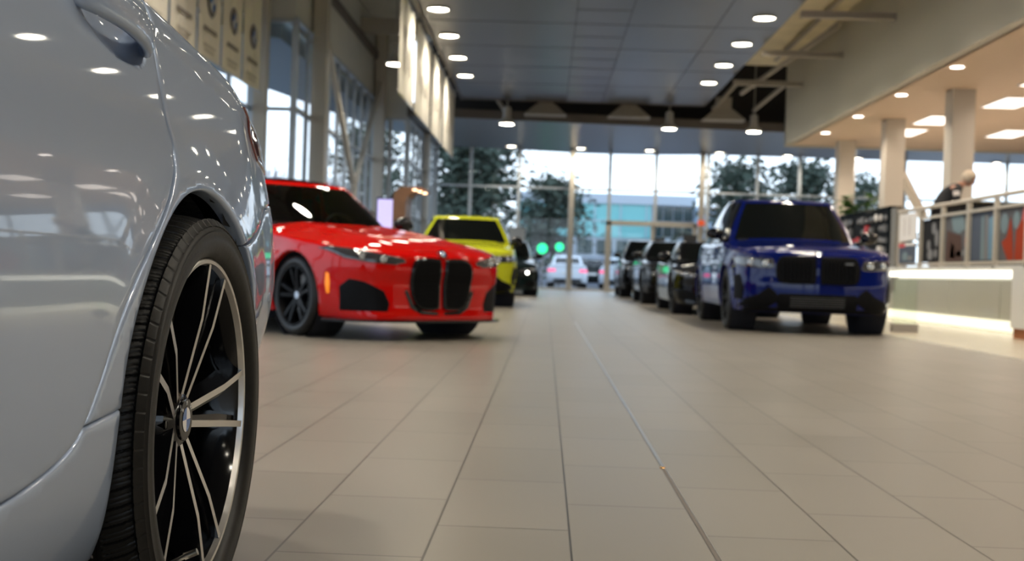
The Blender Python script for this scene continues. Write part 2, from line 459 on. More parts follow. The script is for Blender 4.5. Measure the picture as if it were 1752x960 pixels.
# the entrance doors in it
b = MB(); b.box(2.1, 2.3, YF - .2, YF - .05, 0, 2.5); b.box(5.2, 5.34, YF - .2, YF - .05, 0, 2.5); b.box(2.1, 5.34, YF - .2, YF - .05, 2.38, 2.55)
b.box(3.72, 3.83, YF - .18, YF - .07, 0, 2.4); b.box(2.3, 5.2, YF - .18, YF - .07, .0, .1)
o = struct(b.build('door_1', M['column']))
g = MB(); g.add([(2.3, YF - .12, 0), (5.2, YF - .12, 0), (5.2, YF - .12, 2.4), (2.3, YF - .12, 2.4)], [(0, 1, 2, 3)]); g.build('door_pane', M['window'], o)
b = MB()
for x in (3.62, 3.93): b.tube([(x, YF - .2, .9), (x, YF - .24, .92), (x, YF - .24, 1.5), (x, YF - .2, 1.52)], .012, 8)
b.build('door_handle', M['steel'], o, True)
b = MB(); b.box(XBW, 20.5, YF - .3, YF + .05, 0, .05); struct(b.build('baseboard_far', M['column']))

# soffit before the far glass, with its brown leading edge, and the wall over it
b = MB(); pts = [(XBW, 33.75), (20.5, 36.5), (20.5, YF + .05)] + [(x, YF + .05 + .9 * math.sin(math.pi * max(0, (6 - x)) / 8) * (x < 6)) for x in np.linspace(5.9, -1.9, 12)] + [(XBW, YF + .05)]
b.poly([(x, y, 5.02) for x, y in pts], (0, 0, .22)); struct(b.build('ceiling_soffit', M['cloud']))
b = MB(); b.bar((XBW, 33.7, 5.13), (20.5, 36.45, 5.13), .1, .26); struct(b.build('trim_5', M['brown_edge']))
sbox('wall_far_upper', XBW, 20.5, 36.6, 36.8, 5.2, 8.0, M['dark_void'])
# main roof deck
sbox('ceiling', -7, 20.5, YB, 36.6, 7.7, 7.9, M['deck'])
sbox('wall_back', -7, 20.5, YB - .2, YB, 5.2, 7.7, M['wall'])
sbox('wall_back_side', 8, 20.5, YB - .2, YB, 0, 5.2, M['wall'])
glazing('window_7', (-6.13, YB), (8, YB), 0, 5.2, np.arange(.05, 14.2, 1.56), (.06, 2.4, 3.75, 5.15))
sbox('ground_outside_back', -90, 90, -80, YB - .2, -.3, -.05, mat('wet_asphalt_behind', (.16, .17, .19), .5))
sbox('wall_right', 20.3, 20.5, YB, YF, 0, 7.7, M['fascia'])
# roof beams, one thing each
n = 0
for y in (-6, -1.5, 3, 7.5, 12, 16.5, 20.6, 24.2, 27.9):
    b = MB(); b.box(4.3, 6.0, y - .05, y + .05, 5.3, 5.32); b.box(4.3, 6.0, y - .01, y + .01, 5.22, 5.3); b.box(4.3, 6.0, y - .06, y + .06, 5.2, 5.22)
    struct(b.build('beam_right', M['beam']))
for y in (9, 15, 21, 27, 31.5):
    b = MB(); b.box(-6.1 if y < 23 else -5.2, -2.4, y - .08, y + .08, 6.9, 7.3); struct(b.build('beam_left', M['beam']))
b = MB(); b.bar((4.75, 29.5, 5.25), (5.7, 23.5, 5.75), .07, .08); struct(b.build('beam_diagonal', M['beam']))
b = MB(); b.bar((4.6, 33.4, 5.4), (5.0, 31.5, 5.9), .08, .08); b.bar((5.75, 33.4, 5.4), (6.3, 31.0, 5.9), .08, .08); b.bar((-1.3, 33.2, 5.15), (-1.9, 32.5, 5.9), .08); struct(b.build('beam_truss', M['beam']))
# deck over the right-hand gap, low and beige, with a duct
sbox('ceiling_right_deck', 4.3, 6.0, YB, 30.2, 6.1, 6.2, mat('beige_deck', (.85, .76, .56), .8, noise=(1.2, .12)))
b = MB(); b.tube([(5.5, 12, 6.02), (5.45, 20, 6.02), (5.5, 29, 6.02)], .05, 12)
o = b.build('conduit', M['beam'], None, True); tag(o, 'thin beige conduit pipe above the cross beams on the right', 'pipe')
for x, y in ((-.15, 33.5), (2.22, 33.5), (4.9, 33.5)):
    b = MB(); w, h = .6, .16
    vs = [(x - w, y - .4, 5.08), (x + w, y - .4, 5.08), (x + w, y + .2, 5.08), (x - w, y + .2, 5.08), (x - .26, y - .2, 5.4), (x + .26, y - .2, 5.4), (x + .26, y + .05, 5.4), (x - .26, y + .05, 5.4)]
    b.add(vs, [(0, 1, 2, 3), (0, 4, 5, 1), (1, 5, 6, 2), (2, 6, 7, 3), (3, 7, 4, 0), (4, 7, 6, 5)]); b.box(x - .22, x + .22, y - .15, y, 5.4, 5.75)
    o = b.build('air_hood', M['beam'])
    tag(o, {-.15: 'beige air hood hanging over the far soffit, nearest the hanging banners', 2.22: 'beige air hood hanging over the far soffit, middle of three', 4.9: 'beige air hood hanging over the far soffit, nearest the cream bulkhead'}[x], 'air hood', 'air hoods above the far soffit')
# the big metal ceiling raft
CX0, CX1, CY1, CZ = -2.47, 4.3, 32.75, 5.4
o = sbox('ceiling_raft', CX0, CX1, YB, CY1, CZ, CZ + .12, M['cloud'])
b = MB()
for y in np.arange(-9.2, 32, 2.44): b.box(CX0 + .01, CX1 - .01, y - .006, y + .006, CZ - .004, CZ + .001)
for x in (.42, 1.42, 3.1): b.box(x - .006, x + .006, YB, CY1, CZ - .004, CZ + .001)
for y in np.arange(-9.2, 32, 1.22): b.box(.42, 1.42, y - .008, y + .008, CZ - .005, CZ + .001)
b.build('ceiling_raft_joint', M['dark_void'], o)
b = MB(); b.box(CX0 - .05, CX0, YB, CY1, CZ - .04, CZ + .2); b.box(CX0, CX1, CY1, CY1 + .06, CZ - .02, CZ + .2); struct(b.build('trim_6', M['brown_edge']))
sbox('wall_raft_riser', CX0 - .03, CX0 + .05, YB, CY1, CZ + .2, 7.7, M['wall'])

# bulkhead and mezzanine
sbox('wall_bulkhead', 5.95, 6.15, YB, 29.85, 4.04, 6.9, M['fascia'])
sbox('wall_bulkhead_return', 5.95, 20.3, 29.75, 29.9, 4.0, 6.9, M['fascia'])
sbox('ceiling_mezzanine', 6.1, 20.3, YB, 29.8, 4.04, 4.16, M['mezz_ceiling'])
DX = 6.1
b = MB(); b.box(DX, 20.3, 4, 34, .84, .9); b.box(DX + .12, 20.3, 4, 34, 0, .84)
struct(b.build('floor_mezzanine', [M['white']]))
gp = mat('back_painted_panel', (.5, .5, .43), .25, 0, .3)
b = MB()
for k in range(15): b.box(DX + .06, DX + .11, 4 + k * 2 + .01, 6 + k * 2 - .01, .17, .70)
o = b.build('wall_plinth_panels', gp); struct(o)
for nm, z0, z1, mt in (('light_strip_upper', .735, .825, 'strip'), ('light_strip_lower', .015, .15, 'strip_low')):
    b = MB()
    b.box(DX + .03, DX + .1, 4, 21.2, z0, z1)
    o = b.build(nm, M[mt]); tag(o, 'glowing white light strip under the edge of the raised deck' if mt == 'strip' else 'warm glowing light strip along the foot of the raised deck', 'light strip')
for k, (x, y) in enumerate([(7.15, 20.75), (7.15, 24.7), (7.15, 28.6), (7.15, 16.8), (7.15, 12.8)]):
    w = .2
    sbox('column_%d' % (k + 8), x - w * .85, x + w * 1.1, y - w, y + w, .9, 4.1, M['column'])
b = MB(); b.bar((7.4, 26.0, 3.7), (8.75, 27.5, 2.2), .16); struct(b.build('beam_mezzanine', M['column']))

# ------------------------------------------------------------ lamps
def area(parent, loc, size, watts, col, spread=125, shape='DISK', sy=None):
    l = bpy.data.lights.new('lamp_light', 'AREA'); l.shape = shape; l.size = size
    if sy: l.size_y = sy
    l.energy = watts; l.color = col; l.spread = math.radians(spread)
    o = bpy.data.objects.new('lamp_light', l); link(o, parent); o.location = loc
    return o

hb = MB(); hb.lathe([(.0, .205), (-.03, .222), (-.035, .215), (-.012, .19), (.01, .19)], 32, 'z')
lb = MB(); lb.lathe([(-.004, 0), (-.006, .192)], 32, 'z')
hsrc = lsrc = None
def downlight(x, y, z, label, group, watts=None):
    watts = watts or LAMP_W
    global hsrc, lsrc
    t = empty('downlight', (x, y, z), 0, label, 'ceiling light', group)
    if hsrc is None:
        hsrc = hb.build('lamp_ring', M['housing'], t, True); lsrc = lb.build('lamp_lens', M['lamp'], t)
    else:
        for s_ in (hsrc, lsrc):
            c = s_.copy(); COL.objects.link(c); c.parent = t
    area(t, (0, 0, -.04), .36, watts, (1, .91, .76))
    return t
order = ['', 'second', 'third', 'fourth']
for i, x in enumerate((-2.14, 3.85)):
    for k in range(16):
        y = 28.85 - 2.43 * k
        side = 'banner edge' if i == 0 else 'cross-beam edge'
        n_ = {0: 'farthest lit', 1: 'second-farthest lit', 2: 'third-farthest lit', 3: 'fourth-farthest lit'}.get(k)
        if n_: lab = 'round downlight, %s on the %s of the ceiling raft' % (n_, side)
        else: lab = 'round downlight overhead near the camera on the ceiling raft, %s side' % ('banner' if i == 0 else 'cross-beam')
        downlight(x, y, CZ, lab, 'round downlights in the grey ceiling raft')
sof = [(-1.35, 41.2, 'nearest the left windows'), (1.1, 41.2, 'above the tall mullion left of the door'), (3.52, 41.2, 'above the entrance door'), (5.98, 41.3, 'just right of the entrance door'), (8.4, 41.5, 'above the roof of the blue car'), (10.9, 41.7, 'behind the cream columns'), (15.8, 41.8, 'at the right end')]
for x, y, w_ in sof: downlight(x, y, 5.02, 'round downlight in the far soffit, %s' % w_, 'round downlights in the far soffit', LAMP_W * .7)

def pendant(x, y, z, top, label):
    t = empty('pendant_light', (x, y, z), 0, label, 'pendant light', 'hanging drum pendants')
    b = MB(); b.lathe([(0, .19), (.03, .235), (.06, .23), (.16, .12), (.2, .11), (.46, .11), (.5, .05), (.5, 0)], 28, 'z'); b.build('lamp_shade', M['housing'], t, True, 40)
    b = MB(); b.lathe([(0.0, 0), (-.004, .19)], 28, 'z'); b.build('lamp_lens', M['lamp'], t)
    b = MB(); b.tube([(0, 0, .48), (0, 0, top - z)], .014, 8); b.build('stem', M['housing'], t)
    area(t, (0, 0, -.03), .34, LAMP_W * .8, (1, .91, .76))
pendant(-1.23, 33.0, 4.75, 7.7, 'drum pendant lamp hanging before the soffit, nearest the banners')
pendant(3.34, 33.0, 4.75, 7.7, 'drum pendant lamp hanging before the soffit between two air hoods')
pendant(5.72, 33.1, 4.75, 7.7, 'drum pendant lamp hanging before the soffit near the cream bulkhead')
pendant(-3.72, 27.6, 5.4, 7.7, 'drum pendant lamp on a thin rod between left wall and banners')
pendant(-3.6, 15.0, 5.4, 7.7, 'drum pendant lamp on a rod above the red coupe')

for k, y in enumerate([27.15, 24.33, 21.41, 18.53, 15.6, 12.7, 9.8, 6.9]):
    t = empty('spot_light', (6.34, y, 4.04), 0, 'small recessed spot at the bulkhead edge, %s' % ['farthest from the camera', 'second-farthest', 'third-farthest', 'fourth-farthest', 'next beyond the frame', 'over the near deck', 'over the deck end', 'beyond the deck'][k], 'ceiling light', 'small recessed spots along the bulkhead')
    b = MB(); b.lathe([(-.004, .13), (-.012, .12), (-.01, .1)], 24, 'z'); b.build('lamp_ring', M['white'], t, True)
    b = MB(); b.lathe([(-.006, 0), (-.008, .105)], 24, 'z'); b.build('lamp_lens', M['lamp_cool'], t)
    area(t, (0, 0, -.03), .18, 22, (1, .85, .7))
tp = [(8.5, 21.9, 'above the middle of the deck, before the columns'), (8.0, 24.5, 'just behind the nearest column'), (8.0, 26.6, 'between the two cream columns'), (10.2, 26.3, 'far back at the right'), (8.2, 19.4, 'nearest the camera at the frame edge'), (11, 19, 'off the right'), (8.3, 14, 'nearer, off the right'), (10.5, 22.5, 'back at the right'), (8.3, 8, 'over the near deck')]
for x, y, w_ in tp:
    t = empty('troffer_light', (x, y, 4.04), 0, 'rectangular glowing ceiling panel over the deck, %s' % w_, 'ceiling light', 'rectangular ceiling panels over the deck')
    b = MB(); b.box(-.34, .34, -.64, .64, -.02, -.001); b.build('lamp_frame', M['white'], t)
    b = MB(); b.box(-.3, .3, -.6, .6, -.026, -.018); b.build('lamp_lens', M['troffer'], t)
    area(t, (0, 0, -.05), .58, TROFFER_W, (1, .84, .7), 160, 'RECTANGLE', 1.15)

# ------------------------------------------------------------ banners
def banner(x, y0, y1, z0, z1, label, logo=None, group='hanging cloth banners'):
    """cloth facing the aisle; hem bars top and bottom, badge and lines of print"""
    yc = (y0 + y1) / 2; w = y1 - y0; h = z1 - z0
    t = empty('banner', (x, yc, z0), 0, label, 'banner', group)
    b = MB(); n_ = 16
    vs = []; fs = []
    for j in range(n_ + 1):
        for k in (0, 1): vs.append((.012 * math.sin(j * 1.1), -w / 2 + w * j / n_, k * h))
    for j in range(n_): fs.append((2 * j, 2 * j + 2, 2 * j + 3, 2 * j + 1))
    b.add(vs, fs); b.add([(v[0] - .006, v[1], v[2]) for v in vs], [f[::-1] for f in fs])
    b.build('banner_cloth', M['banner'], t, True)
    for zz, r_ in ((h, .02), (0, .014)):
        b = MB(); b.tube([(0, -w / 2, zz), (0, w / 2, zz)], r_, 8); b.build('hem_bar', M['steel'], t, True)
    if x > -4:
        for yy in (-w * .35, w * .35):
            b = MB(); b.bar((0, yy, h), (.1, yy, h + .12), .02); b.build('hanger', M['steel'], t)
    else:
        for yy in (-w * .35, w * .35):
            b = MB(); b.bar((0, yy, h), (-.9, yy, h), .02); b.build('hanger', M['steel'], t)
    if logo is not None:
        zc, r = logo
        b = MB()
        for rr, e, mi in ((r, .016, 0), (r * .93, .02, 1), (r * .62, .026, 0)): b.lathe([(e - .006, rr), (e, rr), (e, 0)], 40, 'x', (0, 0, zc), mi)
        b.build('badge', [M['chrome'], M['brown_edge']], t)
        b = MB()
        for q in range(4):
            a = [q * math.pi / 2 + math.pi / 2 * i / 8 for i in range(9)]
            b.add([(.029, 0, zc)] + [(.029, math.cos(u) * r * .58, zc + math.sin(u) * r * .58) for u in a], [tuple(range(10))], q % 2)
        b.build('badge_quarters', [M['logo_white'], M['logo_blue']], t)
        b = MB()
        b.box(.014, .018, -.36, .3, zc - r - .24, zc - r - .17); b.build('print_line', M['banner_ink'], t)
        for q_ in ((-.34, .26, .47, .43), (-.3, .2, .54, .51)):
            b = MB(); b.box(.014, .018, q_[0], q_[1], zc - r - q_[2], zc - r - q_[3]); b.build('print_line', M['banner_grey'], t)
    else:
        rnd = random.Random(int(y0 * 10))
        for q in range(5):
            b = MB(); yy = -w * .3 + w * .15 * q; b.box(.014, .018, yy, yy + w * .05, h * rnd.uniform(.25, .4), h * rnd.uniform(.5, .8))
            b.build('print_line', M['banner_grey'], t)
    return t
lx = -5.2
bl = ['nearest the cream column', 'second from the cream column', 'third from the cream column', 'fourth from the cream column', 'fifth from the column, mostly hidden']
for k in range(5):
    y1 = 20.75 - k * 1.27
    banner(lx, y1 - 1.2, y1, 3.64, 7.2, 'tall cream banner with round badge, left wall, ' + bl[k], (.86, .22), 'cream badge banners on the left wall')
for k, (a, c) in enumerate([(19.8, 22.0), (22.25, 25.2), (25.4, 28.2), (28.4, 31.6)]):
    banner(-2.6, a, c, 3.58, 5.3, 'cream banner under the edge of the ceiling raft, ' + ['nearest of the row', 'second of the row', 'third of the row', 'last of the row'][k], None, 'cream banners below the ceiling raft')

# ------------------------------------------------------------ outdoors
asph = mat('wet_asphalt', (.16, .17, .19), .5, noise=(.6, .15))
sbox('ground_outside', -90, 90, YF + .2, 160, -.3, -.05, asph)
sbox('ground_outside_left', -90, -7, -40, YF + .2, -.3, -.05, asph)
b = MB(); b.poly([(x, y, 5.22) for x, y in [(-6.5, -12), (-6.5, 23.3), (-5.6, 23.9), (-5.55, 34.2), (-4.6, 34.8), (-4.6, 40.2), (-4.95, 40.0), (-5.6, 39.06), (-6.67, 34.8), (-7.2, 32.3), (-7.58, 30.6), (-9.3, 23.5), (-9.3, -12)]], (0, 0, .5))
o = b.build('canopy_outside', mat('canopy_blue_grey', (.42, .50, .55), .6)); tag(o, None, None, None, 'structure')

bc = dict(teal=mat('teal_glazing', (.22, .58, .58), .25, .1, .3), dk=mat('dark_glazing', (.03, .06, .065), .1, 0, .6), pale=mat('pale_cladding', (.50, .56, .62), .7), blue=mat('pale_blue_cladding', (.30, .42, .55), .6))
t = empty('office_building', (6, 84, 0), 0, 'teal glazed office block with rows of dark windows beyond the car park', 'building')
b = MB(); b.box(-8.2, 4.5, 0, 14, 0, 5.9); b.box(-8.4, 4.6, -.3, 0, 5.7, 6.4); b.build('building_wall', bc['pale'], t)
b = MB(); b.box(-8.2, 1.4, -.12, -.02, 3.3, 5.7); b.build('glass_band', bc['teal'], t)
for k in range(4):
    for z0, z1 in ((3.45, 4.5), (4.62, 5.6)):
        b = MB(); b.box(1.6 + k * .72, 2.22 + k * .72, -.14, -.02, z0, z1); b.build('window', bc['dk'], t)
for k in range(9):
    b = MB(); b.box(-8.0 + k * 1.4, -6.9 + k * 1.4, -.14, -.02, 2.1, 3.1); b.build('window', bc['dk'], t)
b = MB()
for k in range(6): b.box(-8.2 + k * 1.85, -8.12 + k * 1.85, -.2, -.02, 3.3, 5.7)
b.box(-8.2, 1.4, -.2, -.02, 4.45, 4.52); b.build('mullion', bc['pale'], t)
b = MB(); b.box(4.5, 7.2, -2.0, 6, 0, 5.6); b.build('stair_tower', bc['blue'], t)
b = MB(); b.box(-3.2, 7.5, 0, 4, 0, 1.55); b.box(-3.3, 7.6, -.1, 0, 1.45, 1.62)
o = b.build('low_wall', mat('snow_grey_wall', (.38, .42, .52), .8), None); o.location = (2.4, 70, 0); tag(o, 'long low pale blue-grey wall before the teal office block', 'wall')

leaf_d = mat('dark_pine_needles', (.05, .075, .055), .8); leaf_g = mat('grey_green_needles', (.06, .085, .06), .8); bark = mat('bark', (.06, .05, .04), .9)
def tree(x, y, h, cr, seed, label, zc=.45, n=2600, leaf=leaf_d, group='trees beyond the glass wall', clumps=26, ls=.22):
    rnd = random.Random(seed); t = empty('tree', (x, y, -.05), 0, label, 'tree', group)
    b = MB(); b.tube([(0, 0, 0), (.1, 0, h * .35), (-.05, .05, h * .7), (0, 0, h * .95)], [.22, .17, .1, .03], 8)
    cl = []
    for k in range(clumps):
        a = rnd.uniform(0, 6.283); z = h * rnd.uniform(zc, 1); rr = cr * (1.15 - (z / h - zc) / (1 - zc)) * rnd.uniform(.35, 1)
        c = (math.cos(a) * rr, math.sin(a) * rr, z); cl.append(c); b.tube([(0, 0, z - .25 * rr), (c[0] * .6, c[1] * .6, z - .05 * rr), c], [.06, .04, .015], 5)
    b.build('trunk', bark, t, True)
    b = MB()
    for k in range(n):
        c = cl[k % clumps]; s_ = cr * .34
        p = Vector((c[0] + rnd.gauss(0, s_), c[1] + rnd.gauss(0, s_), c[2] + rnd.gauss(0, s_ * .5)))
        u = Vector((rnd.gauss(0, 1), rnd.gauss(0, 1), rnd.gauss(0, .5))).normalized(); v = u.cross(Vector((rnd.gauss(0, 1), rnd.gauss(0, 1), rnd.gauss(0, 1)))).normalized()
        e = ls * rnd.uniform(.5, 1.3); b.add([p - u * e, p + v * e * .45, p + u * e, p - v * e * .45], [(0, 1, 2, 3)])
    o = b.build('foliage', leaf, t); o['kind'] = 'stuff'
tree(-4.1, 60.5, 8.2, 3.0, 1, 'big dark pine behind the left part of the far glass wall', .14, 7600, leaf_d, clumps=52, ls=.26)
tree(.3, 67, 5.8, 2.0, 2, 'dark pine leaning in beside the big pine, before the teal building', .3, 2600, leaf_g)
tree(-10.5, 68, 8.4, 2.6, 3, 'tall pine at the left corner of the glass wall', .25, 4000, leaf_g, clumps=32)
tree(9.6, 60, 6.6, 2.0, 4, 'pine behind the windows above the blue car roof', .35, 2600)
tree(14.3, 66, 7.0, 2.3, 5, 'broad pine behind the cream columns', .3, 3000)
tree(19.5, 72, 6.8, 2.3, 6, 'pine at the right, beyond the raised deck', .3, 2600, leaf_g)
def bare(x, y, h, seed, label):
    rnd = random.Random(seed); b = MB()
    def grow(p, d, L, r, lev):
        q = p + d * L; b.tube([p, (p + q) / 2 + Vector((rnd.gauss(0, .04), rnd.gauss(0, .04), 0)) * L, q], [r, r * .8, r * .6], 5)
        if lev < 5:
            for _ in range(3 if lev < 4 else 2):
                dd = (d + Vector((rnd.gauss(0, .38), rnd.gauss(0, .38), rnd.gauss(.12, .2)))).normalized(); grow(q - d * L * rnd.uniform(0, .4), dd, L * rnd.uniform(.6, .8), r * .58, lev + 1)
    grow(Vector((0, 0, 0)), Vector((0, 0, 1)), h * .27, .12, 0)
    o = b.build('bare_tree', mat('grey_twig', (.22, .2, .22), .9), None); o.location = (x, y, -.05); tag(o, label, 'tree', 'bare winter trees outside the left windows')
bare(-9.2, 38, 6.0, 1, 'bare winter tree outside the window beside the leftmost cream column')
bare(-7.7, 42, 6.0, 2, 'bare winter tree outside the windows right of the steel brace')
bare(-11.5, 46, 6.5, 3, 'bare winter tree farther out past the left windows')

# ============================================================ WHEELS
def tyre_mesh(R, rr, w, lowres=True):
    """rounded tyre section about the x axis; outer face towards +x"""
    n = 48 if lowres else 120
    h = w / 2
    prof = [(h - .012, rr), (h + .002, rr + .012), (h + .006, rr + (R - rr) * .5), (h - .004, R - .028), (h - .016, R - .009), (h - .035, R - .001), (h * .5, R), (0, R), (-h * .5, R), (-h + .035, R - .001), (-h + .016, R - .009), (-h + .004, R - .028), (-h - .006, rr + (R - rr) * .5), (-h - .002, rr + .012), (-h + .012, rr)]
    b = MB(); b.lathe(prof, n, 'x'); return b

def spoke(b, a, r0, r1, o0, o1, o2, rk, wd, x0, x1, mi_side, mi_face, depth, cap=.0, face_w=None):
    """one bar of a spoke in the wheel plane: polyline (r, sideways offset); face on the outer (+x) side"""
    face_w = face_w or wd
    pts = [(r0, o0), (rk, o1), (r1, o2)]; xs = [x0, x0 + (x1 - x0) * .75, x1]
    ca, sa = math.cos(a), math.sin(a)
    L = []
    for (r, o), x in zip(pts, xs):
        row = []
        for s_, dx in ((-1, -depth), (-1, 0), (1, 0), (1, -depth)):
            ww = wd * (1.0 if dx == 0 else 1.7) / 2
            yy = o + s_ * ww
            row.append((x + dx, r * ca - yy * sa, r * sa + yy * ca))
        L.append(row)
    vs = [v for row in L for v in row]
    fs = []; ms = []
    for i in range(2):
        for k in range(4):
            fs.append((i * 4 + k, i * 4 + (k + 1) % 4, (i + 1) * 4 + (k + 1) % 4, (i + 1) * 4 + k)); ms.append(mi_face if k == 1 else mi_side)
    fs += [(0, 3, 2, 1), (8, 9, 10, 11)]; ms += [mi_side] * 2
    for f, mm in zip(fs, ms): b.add([vs[i] for i in f], [tuple(range(4))], mm)

WHEEL_CACHE = {}
def wheel(parent, loc, side, R, rr, w, style, face, key):
    """car wheel; side = +1 when its outer face looks to +x"""
    k = (key, R, rr)
    if k in WHEEL_CACHE:
        o = copy_tree(WHEEL_CACHE[k], parent)
    else:
        h = w / 2
        b = MB()
        b.lathe([(h - .012, rr + .004), (h + .004, rr + .002), (h + .004, rr - .009), (h - .008, rr - .014)], 64, 'x', mi=1)
        b.lathe([(h - .008, rr - .014), (h - .05, rr - .028), (0, rr - .035), (-h + .02, rr - .02), (-h + .01, rr)], 64, 'x')
        hx = h - .035
        for q in range(5):
            a = 2 * math.pi * q / 5 + math.pi / 2 + .12
            if style == 'double':
                for s_ in (-1, 1):
                    spoke(b, a, .04, rr - .008, s_ * .012, s_ * .032, s_ * .046, rr * .64, .011, hx, h - .004, 0, 1 if face else 0, .03)
            else:
                for s_ in (-1, 1):
                    spoke(b, a, .03, rr - .008, s_ * .008, s_ * .03, s_ * .05, rr * .6, .026, hx, h - .006, 0, 0, .03)
        b.lathe([(hx + .004, 0), (hx + .003, .045), (hx - .004, .07), (hx - .04, .075)], 32, 'x')
        o = b.build('wheel', [M['rim_satin'], M['rim_satin']], parent, True, 35)
        tyre_mesh(R, rr, w).build('tyre', M['rubber'], o, True)
        b = MB(); b.lathe([(hx + .006, 0), (hx + .0055, .03), (hx, .034)], 24, 'x'); b.build('hub_cap', [M['chrome']], o, True, 40)
        b = MB(); b.lathe([(.01, .06), (.012, rr * .72), (-.012, rr * .72), (-.01, .06)], 40, 'x', closed=True); b.build('brake_disc', M['disc'], o, True, 40)
        WHEEL_CACHE[k] = o
    o.location = loc
    o.rotation_euler = (0, 0, 0 if side > 0 else math.pi)
    return o

# ============================================================ CARS (generic shell: ring walls + deck height field + greenhouse)
def build_car(p, name, loc, rz, label, cat='car'):
    root = empty(name, loc, rz, label, cat)
    hw = p['hw']; plan = p['plan']; PT = p['paint']
    half = catmull(plan, 14); half = resample(half, step=.028)
    n = len(half)
    tg = np.gradient(half, axis=0); tg /= np.linalg.norm(tg, axis=1)[:, None]
    nr = np.stack([tg[:, 1], -tg[:, 0]], 1)          # outward normal (x, y)
    nr[0] = (0, -1); nr[-1] = (0, 1)
    Hc = spl(p['hc']); drop = p['drop']
    def Htop(x, y): return Hc(y) - drop * (np.abs(x) / hw) ** 2.6
    side = spl(p['side']); front = spl(p['front']); rear = spl(p['rear']); zb = spl(p['zb'])
    cr = .045
    rows = np.concatenate([np.linspace(0, 1, 26), 1 + np.linspace(.2, 1, 5)])
    ring = np.zeros((len(rows), n, 3))
    wy = np.clip(-nr[:, 1], 0, 1) ** 1.3; wr = np.clip(nr[:, 1], 0, 1) ** 1.3
    zt = Htop(half[:, 0] - nr[:, 0] * .05, half[:, 1] - nr[:, 1] * .05) - cr
    z0 = zb(half[:, 1])
    for i, t in enumerate(rows):
        if t <= 1: z = z0 + (zt - z0) * t; e = 0
        else:
            ph = (t - 1) * math.pi / 2; z = zt + cr * math.sin(ph) * .95; e = cr * (1 - math.cos(ph))
        ins = side(z) * (1 - wy) * (1 - wr) + front(z) * wy + rear(z) * wr + e
        x = half[:, 0] - nr[:, 0] * ins; y = half[:, 1] - nr[:, 1] * ins
        if 'flare' in p:
            for ya in (0, p['wb']):
                d = np.hypot(half[:, 1] - ya, z - p['R']); g = np.exp(-((d - p['arch']) / .07) ** 2) * p['flare']
                x = x + g * np.sign(nr[:, 0] + 1e-9) * (np.abs(nr[:, 0]) > .7)
        x[0] = 0; x[-1] = 0
        ring[i] = np.stack([np.maximum(x, 0), y, z], 1)
    V = []; F = []; idx = {}
    def vid(s_, i, j):
        if j in (0, n - 1): s_ = 1
        k = (s_, i, j)
        if k not in idx: idx[k] = len(V); q = ring[i, j]; V.append([q[0] * s_, q[1], q[2]])
        return idx[k]
    RA = p['arch']; rc = p['R']
    for s_ in (1, -1):
        for i in range(len(rows) - 1):
            for j in range(n - 1):
                q = [(i, j), (i, j + 1), (i + 1, j + 1), (i + 1, j)]
                ins_ = []
                for (a_, c_) in q:
                    P_ = ring[a_, c_]; ok = False
                    for ya in (0, p['wb']):
                        if P_[0] > .5 and (P_[1] - ya) ** 2 + (P_[2] - rc) ** 2 < RA ** 2: ok = True
                    ins_.append(ok)
                if all(ins_): continue
                f = [vid(s_, a_, c_) for a_, c_ in q]
                if len(set(f)) < 3: continue
                F.append(f if s_ > 0 else f[::-1])
    V = np.array(V)
    arch_v = set()
    for ya in (0, p['wb']):
        dy = V[:, 1] - ya; dz = V[:, 2] - rc; d = np.hypot(dy, dz); mk = (np.abs(V[:, 0]) > .5) & (d < RA)
        V[mk, 1] = ya + dy[mk] / d[mk] * RA; V[mk, 2] = rc + dz[mk] / d[mk] * RA
    me = bpy.data.meshes.new('body'); bm = bmesh.new()
    bv = [bm.verts.new(v) for v in V]
    for f in F:
        try: bm.faces.new([bv[i] for i in dict.fromkeys(f)])
        except ValueError: pass
    # roll the arch lips inwards
    be = [e for e in bm.edges if e.is_boundary and all(any(abs(math.hypot(v.co.y - ya, v.co.z - rc) - RA) < .004 for ya in (0, p['wb'])) and abs(v.co.x) > .5 for v in e.verts)]
    r_ = bmesh.ops.extrude_edge_only(bm, edges=be)
    for v in [g for g in r_['geom'] if isinstance(g, bmesh.types.BMVert)]: v.co.x -= math.copysign(.045, v.co.x)
    # greenhouse footprint
    GB = catmull(p['gh_base'], 10); GT = catmull(p['gh_top'], 10); m_ = len(GB)
    foot = np.vstack([GB, GB[::-1] * [-1, 1]]); cen = foot.mean(0)
    foot_in = cen + (foot - cen) * .95
    # deck rows
    last = ring[-1]; K = 22; us = np.linspace(-1, 1, K + 1)
    dk = np.zeros((n, K + 1, 3))
    for j in range(n):
        x = last[j, 0] * us; y = np.full(K + 1, last[j, 1]); z = Htop(x, y)
        z = z + (last[j, 2] - Htop(last[j, 0], last[j, 1])) * np.abs(us) ** 8
        if 'sculpt' in p: z = z + p['sculpt'](x, y)
        dk[j] = np.stack([x, y, z], 1)
    grid = {}
    def dv(j, k):
        if (j, k) not in grid: grid[(j, k)] = bm.verts.new(dk[j, k])
        return grid[(j, k)]
    cc = (dk[:-1, :-1] + dk[1:, 1:])[..., :2] / 2
    hole = in_poly(foot_in, cc.reshape(-1, 2)).reshape(cc.shape[:2])
    for j in range(1, n - 2):
        for k in range(K):
            if hole[j, k]: continue
            try: bm.faces.new([dv(j, k), dv(j, k + 1), dv(j + 1, k + 1), dv(j + 1, k)])
            except ValueError: pass
    # underside
    ub = MB()
